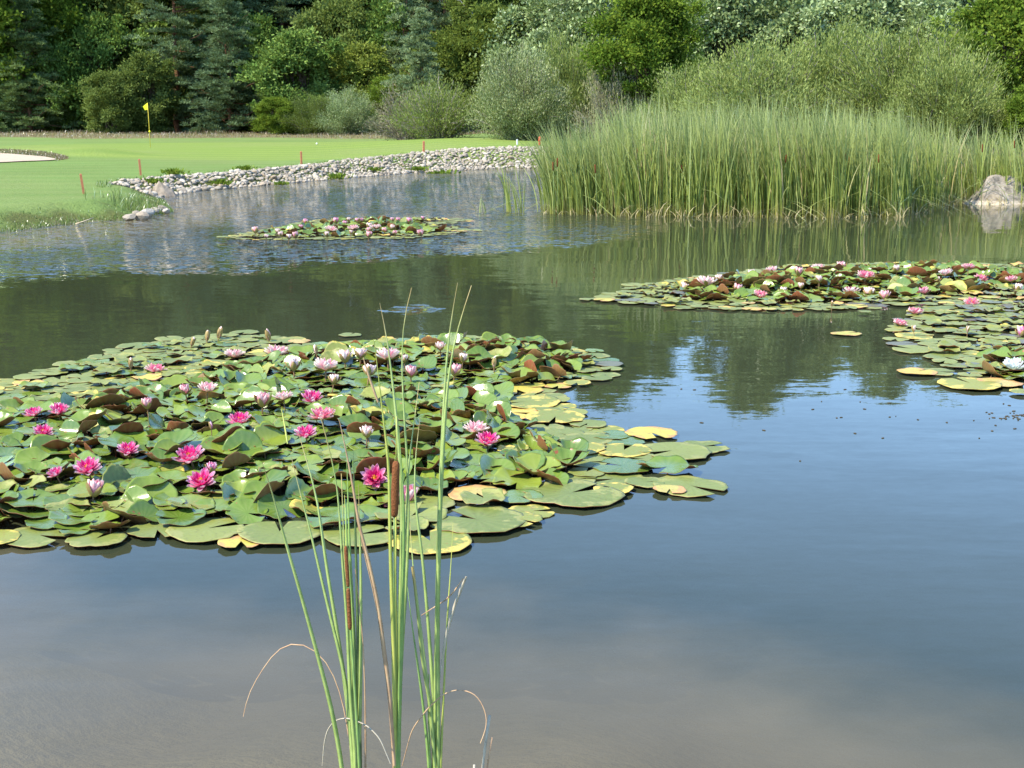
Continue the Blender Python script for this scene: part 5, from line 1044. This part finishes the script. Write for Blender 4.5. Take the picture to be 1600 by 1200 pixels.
for k, p_ in enumerate(pads):
    m3 = pad_rot(p_)
    if k in indiv:
        o = obj('lily_pad', pad_mesh(p_['kind'], p_['q'], p_['m'])); o.matrix_world = Matrix.LocRotScale(Vector((p_['x'], p_['y'], p_['z'])), m3.to_quaternion(), Vector((p_['r'],) * 3))
        if p_['exp']: tag(o, p_['label'], 'lily pad', 'water lily leaves')
        else:
            px, py = PX[k], PY[k]; where = ('along its near rim' if py > 790 else 'in its near half' if py > 700 else 'in its middle' if py > 610 else 'in its farther part') if p_['zone'] == 'near' else ''
            base_ = '%s %s lily leaf' % (mn[p_['m']], kn[p_['kind']])
            if k in owner:
                fl = flowers[owner[k]]; s_ = fl[4].replace(' water lily', ' bloom').replace('fully open ', 'open ').replace(' from left', '').replace('the only ', '').replace('farther half of the ', 'far ').replace('nearer half of the ', 'near ').replace(' patch', '')
                lab = '%s leaf against the %s' % (mn[p_['m']], s_); w_ = lab.split(); lab = ' '.join(w_[:16])
                tag(o, lab, 'lily pad', 'water lily leaves')
            else: tag(o, (base_ + ' ' + zl[p_['zone']] + (', ' + where if where else '')), 'lily pad', 'water lily leaves: ' + base_ + ' ' + p_['zone'] + where)
    else:
        V, F, m_, rad = PG[p_['kind']][p_['q']]; A = np.array(m3) * p_['r']; Vs.append(V @ A.T + np.array((p_['x'], p_['y'], p_['z']))); Fs.append(F + o_); o_ += len(V)
        Ts.append(np.full(len(V), r.uniform())); Ms.append(np.where(m_ == 0, p_['m'], 5)); Rs.append(rad)
tag(obj('lily_pads', mesh('lily_pads', np.concatenate(Vs), np.concatenate(Fs), PM, np.concatenate(Ts), np.concatenate(Ms), True, {'rad': np.concatenate(Rs, 1)[0], 'vein': np.concatenate(Rs, 1)[1]})), 'mass of smaller or farther water lily leaves', kind='stuff')

# ------------------------------------------------------------------ cattails in front
lg = solid('leaf_green', (.22, .34, .09), .45, .25, 30, .5, col2=(.15, .26, .075)); ly = solid('leaf_yellow', (.42, .44, .10), .5, .25, 20, .4, col2=(.30, .36, .08)); ltan = solid('leaf_tan', (.50, .34, .20), .7, .3, 25, .2, col2=(.36, .22, .13))
ldk = solid('leaf_dark', (.09, .15, .05), .45, .3, 30, .5); lpale = solid('leaf_pale', (.48, .42, .32), .7, .25, 25, .2); hb = solid('cattail_brown', (.22, .085, .035), .95, .35, 260, .1, .003)
grad, t, out = nmat('leaf_gradient'); p = nd(t, 'ShaderNodeBsdfPrincipled'); p.inputs['Roughness'].default_value = .45
tn = attr(t, 'tone'); c = ramp(t, tn, [(0, (.42, .45, .13)), (.25, (.33, .42, .11)), (.6, (.26, .36, .10)), (.93, (.30, .38, .13)), (.985, (.50, .30, .14))])
c = mixc(t, .35, c, ramp(t, noise(t, pos(t), 45, 3), [(.35, (.16, .24, .06)), (.65, (.38, .46, .16))])); t.links.new(c, p.inputs['Base Color']); t.links.new(p.outputs[0], out.inputs[0])
def Z6(*q): return [(360 + a / 3, 420 + b / 3) for a, b in q]
def Z7(*q): return [(360 + a / 3, 800 + b / 3) for a, b in q]
def plant(name, basepx, Y, lab): 
    b = at_y(basepx, 1200, Y); e_ = empty(name, (b[0], Y, 0)); tag(e_, lab, 'cattail'); return e_
EA = plant('cattail_plant', 561, 2.36, 'clump of green cattail leaves with a slender split brown spike')
EB = plant('cattail_plant', 618, 2.42, 'cattail with the thick rusty brown seed head')
EC = plant('cattail_plant', 682, 2.5, 'seedless clump of green cattail leaves with the two tallest tips')
def leafp(e_, path, wpx, mat, lab=None, dy=(0, 0), yaw=None, root=True, taper=None, name='leaf'):
    Y = e_.location.y; n = len(path); r_ = np.random.default_rng(int(path[0][0] * 7 + path[0][1])); yaw = r_.uniform(-.5, .5) if yaw is None else yaw
    P = [at_y(px, py, Y + dy[0] + (dy[1] - dy[0]) * (1 - i / (n - 1))) for i, (px, py) in enumerate(path)]
    if root:
        l = P[-1]; P.append(np.array((.5 * l[0] + .5 * e_.location.x, Y + (l[1] - Y) * .5, l[2] * .45))); P.append(np.array((e_.location.x + r_.normal(0, .01), Y, -.12)))
    P = smooth_path(P[::-1], 40); w_ = wpx / FPX * Y; s_ = np.linspace(0, 1, 40)
    wid = 1.02 * w_ * np.interp(s_, (0, .3, .6, .85, 1), (.75, 1, .9, .6, .06) if taper is None else taper)
    P = P - np.array(e_.location)
    V, F, T = strip(P, wid, yaw + np.linspace(0, r_.uniform(-.9, .9), 40)); me = Acc(); me.add(V, F, T); o = obj(name, me.build(name, mat, True), e_)
    if lab: tag(o, lab)
    return o
# clump A
leafp(EA, Z6((148, 905), (165, 960), (210, 1080)) + [(438, 820)] + Z7((320, 350), (400, 640), (470, 900), (525, 1190)), 8, grad, 'outermost leaf with a pale tan tip', (0, -.12))
leafp(EA, Z6((240, 660), (255, 740), (268, 820)) , 3.2, ly, None, (.02, .05), root=False)
leafp(EA, Z6((315, 755), (350, 880), (385, 985), (420, 1130)) + Z7((440, 200), (495, 520), (545, 850), (580, 1200)), 8, grad, None, (0, .1))
leafp(EA, Z6((285, 880), (320, 1030), (365, 1190)) + Z7((400, 200), (450, 420), (500, 620), (545, 800), (575, 1190)), 8, grad, None, (0, .04))
leafp(EA, Z6((425, 700), (460, 830), (495, 960), (512, 1150)) + Z7((520, 200), (545, 500), (560, 900), (590, 1190)), 9, grad, None, (0, -.06))
leafp(EA, Z6((510, 705), (545, 870), (575, 1030), (600, 1200)) + Z7((640, 200), (690, 430), (715, 620), (745, 850), (768, 1190)), 8, ltan, 'dry tan leaf crossing to the next plant', (.02, -.05), root=False)
for q, (a, b, c_, w_) in enumerate([(Z6((520, 960)), Z7((540, 300), (570, 700)), 588, 9), (Z6((545, 880)), Z7((560, 200), (585, 700)), 600, 8), (Z6((575, 830)), Z7((590, 250), (600, 700)), 608, 7), (Z6((600, 1010)), Z7((612, 300), (610, 800)), 600, 8), (Z6((535, 1060)), Z7((548, 300), (565, 800)), 582, 7), (Z7((518, 60)), Z7((560, 180), (580, 600)), 595, 7)]):
    leafp(EA, a + b + Z7((c_, 1195)), w_, [grad, lg, ldk, grad, ly, lg][q], None, (0, r.uniform(-.06, .06)))
leafp(EA, Z7((60, 960), (72, 850), (160, 730), (200, 650), (250, 602), (310, 592), (400, 625), (470, 710), (520, 850), (550, 1000), (572, 1180)), 2.3, ltan, 'long thin withered leaf arching outwards', (0, .1), taper=(1, 1.2, 1.1, .5, .15))
leafp(EA, Z7((430, 1190), (440, 1080), (455, 1020), (490, 975), (550, 963), (640, 1000), (700, 1060), (750, 1180)), 2.6, lpale, 'pale dead leaf curled into a hoop', (-.03, .04), root=False, taper=(.6, 1, 1, .8, .3))
leafp(EA, Z7((585, 265), (600, 400), (622, 600), (632, 900), (632, 1190)), 5, ltan, 'narrow dry leaf', (.01, -.03))
def spike(e_, top, bot, wpx, mat, name='seed_head', dy=0, lab=None):
    Y = e_.location.y + dy; a, b = at_y(*bot, Y), at_y(*top, Y); rr_ = wpx / 2 / FPX * Y; t_ = np.array((0, .02, .06, .15, .5, .85, .95, .985, 1)); V, F = tube((a + (b - a) * t_[:, None]) - np.array(e_.location), rr_ * np.array((.35, .7, .92, 1, 1, .98, .88, .6, .2)), 14)
    me = Acc(); me.add(V, F); o = obj(name, me.build(name, mat, True), e_)
    if lab: tag(o, lab)
def stalk(e_, pts, wpx, mat, dy=0, name='stalk', lab=None):
    Y = e_.location.y + dy; P = [at_y(a, b, Y) for a, b in pts]; P.append(np.array((e_.location.x, e_.location.y, -.12))); P = smooth_path(P, 24) - np.array(e_.location)
    V, F = tube(P, np.linspace(.35, 1.1, 24) * wpx / 2 / FPX * Y, 8); me = Acc(); me.add(V, F); o = obj(name, me.build(name, mat, True), e_)
    if lab: tag(o, lab)
stalk(EA, [(540, 780), (542, 860), (547, 980), (556, 1100), (562, 1200)], 7, lg, -.03)
spike(EA, (540, 853), (544, 917), 6.5, hb, dy=-.035, lab='upper half of the slender brown spike'); spike(EA, (544, 919), (547, 984), 7, hb, dy=-.035, lab='lower half of the slender brown spike')
leafp(EA, Z7((560, 230), (572, 420), (582, 650), (590, 1190)), 5, ldk, 'dark green leaf behind the spike', (-.02, -.02))
# plant B
spike(EB, (619, 720), (616, 808), 13, hb)
stalk(EB, [(616, 806), (615, 900), (618, 1000), (619, 1100), (620, 1200)], 6, lg)
stalk(EB, [(620, 660), (620, 700), (619, 722)], 2.2, ly, name='spike_tip', lab='yellow tip above the brown seed head') if False else None
P = np.array([at_y(619, 722, 2.42), at_y(619.5, 690, 2.42), at_y(620, 650, 2.42)]) - np.array(EB.location); V, F = tube(P, (.0016, .0012, .0005), 6); me = Acc(); me.add(V, F); obj('spike_tip', me.build('spike_tip', ly, True), EB)
leafp(EB, Z6((672, 330), (690, 440), (705, 620), (722, 760), (745, 900)) + Z7((745, 60), (752, 300), (765, 650), (775, 1190)), 8.5, ly, 'yellow-green leaf with a brown tip', (0, -.08))
leafp(EB, Z6((622, 415), (655, 520), (692, 625)), 4, ltan, 'short dry leaf end', (-.05, -.06), root=False)
leafp(EB, Z6((700, 160), (740, 330), (757, 520), (785, 760), (800, 1000)) + Z7((805, 100), (792, 450), (785, 800), (780, 1190)), 9.5, grad, None, (0, .06))
leafp(EB, Z6((850, 88), (822, 112), (800, 300), (802, 500), (815, 720), (835, 1000)) + Z7((832, 200), (805, 600), (790, 900), (782, 1190)), 7, grad, 'leaf with a broken curled tip', (0, .02))
leafp(EB, Z6((885, 530), (862, 720), (835, 900), (825, 1050)) + Z7((830, 300), (800, 700), (788, 1190)), 6.5, grad, None, (0, .08))
leafp(EB, Z6((790, 740), (800, 900), (815, 1100)) + Z7((812, 300), (795, 800), (785, 1190)), 8, lg, None, (0, -.04))
leafp(EB, Z6((770, 880), (778, 1100)) + Z7((772, 300), (778, 700), (778, 1190)), 6.5, ly, None, (0, .03))
leafp(EB, Z7((590, 20), (620, 170), (690, 450), (735, 760), (768, 1190)), 6.5, ltan, 'long tan dead leaf', (.03, 0))
# clump C
leafp(EC, Z6((1065, 65), (1040, 200), (1020, 310), (1003, 560), (988, 900), (976, 1190)) + Z7((972, 300), (966, 700), (952, 1190)), 9, grad, 'tallest leaf of the clump', (0, .0))
leafp(EC, Z6((1130, 78), (1095, 180), (1050, 320), (1022, 480), (1000, 800), (985, 1100)) + Z7((978, 200), (970, 500), (972, 850), (975, 1190)), 8.5, grad, 'tall leaf bending out with a reddish edge', (0, -.05))
leafp(EC, Z6((890, 690), (870, 850), (855, 1000), (872, 1150)) + Z7((900, 200), (930, 560), (955, 900), (965, 1190)), 7, grad, None, (0, .07))
leafp(EC, Z7((855, 255), (880, 450), (900, 700), (940, 900), (962, 1190)), 7.5, grad, 'leaf with a cut pale end', (0, -.05), taper=(.8, 1, 1, .9, .8))
leafp(EC, Z7((830, 350), (850, 520), (870, 650), (910, 950), (932, 1190)), 6.5, lg, None, (0, .03))
leafp(EC, Z7((838, 20), (860, 300), (905, 640), (940, 950), (958, 1190)), 7, grad, None, (0, .1))
leafp(EC, Z7((1043, 50), (1038, 200), (1028, 330), (1012, 580), (1000, 850), (985, 1190)), 4.5, ly, 'thin leaf with a dry orange tip', (0, .04))
leafp(EC, Z7((1105, 303), (1085, 350), (1050, 440), (1010, 580), (980, 790)), 5, lpale, 'bleached dead leaf', (0, -.04), root=False, taper=(.5, .9, 1, 1, .7))
leafp(EC, Z7((895, 485), (950, 450), (1010, 412), (1050, 370), (1092, 310)), 2.6, ltan, 'thin bent dry leaf', (0, .02), root=False, taper=(.6, 1, 1, .8, .4))
leafp(EC, Z7((1172, 1085), (1190, 1040), (1206, 985), (1190, 915), (1150, 852), (1070, 828), (1000, 850), (920, 925), (850, 1020), (805, 1190)), 2.5, ltan, 'withered leaf arched over to the side', (0, -.08), root=False, taper=(.7, 1, 1, .8, .3))
leafp(EC, Z7((930, 760), (925, 900), (935, 1190)), 9, lg, None, (0, .0)); leafp(EC, Z7((945, 1040), (950, 1120), (960, 1190)), 6, ltan, 'short dry stub', (0, 0))
# broken dead stubs
e_ = empty('dead_stalk', at_y(756, 1200, 2.5) * np.array((1, 1, 0))); tag(e_, 'broken bleached reed stubs beside the arched withered leaf', 'dead reed')
for pth, w_, mt in (([(765, 1118), (760, 1150), (752, 1200)], 4.5, lpale), ([(769, 1152), (765, 1175), (757, 1200)], 3.0, ltan), ([(741, 1195), (743, 1200)], 4, lpale)):
    P = [at_y(a, b, 2.5) for a, b in pth]; l = P[-1]; P.append(np.array((l[0] - .03, 2.5, -.1))); P = smooth_path(P, 14) - np.array(e_.location); V, F = tube(P, w_ / 2 / FPX * 2.5, 6); me = Acc(); me.add(V, F); obj('stub', me.build('stub', mt, True), e_)

# ------------------------------------------------------------------ specks drifting on the water
r = np.random.default_rng(77); acc = Acc(); dk = solid('debris', (.09, .07, .045), .8, .5, 40, .2)
for k in range(75):
    if k < 40: px, py = 1590 + r.normal(0, 22), 650 + r.normal(0, 5)
    elif k < 65: px, py = r.uniform(1180, 1600), 640 + r.normal(0, 22)
    else: px, py = r.uniform(900, 1600), r.uniform(600, 720)
    c = unproj(px, py, .002); s_ = r.uniform(.003, .009); a = r.uniform(0, 3.14); q = (IV * np.array((s_ * 1.6, s_ * .8, .003)))[:, :]; ca, sa = math.cos(a), math.sin(a); q = q @ np.array([[ca, sa, 0], [-sa, ca, 0], [0, 0, 1]]); acc.add(q + c, IF)
tag(obj('debris', acc.build('debris', dk)), 'dark specks of plant debris drifting on the calm water', kind='stuff')
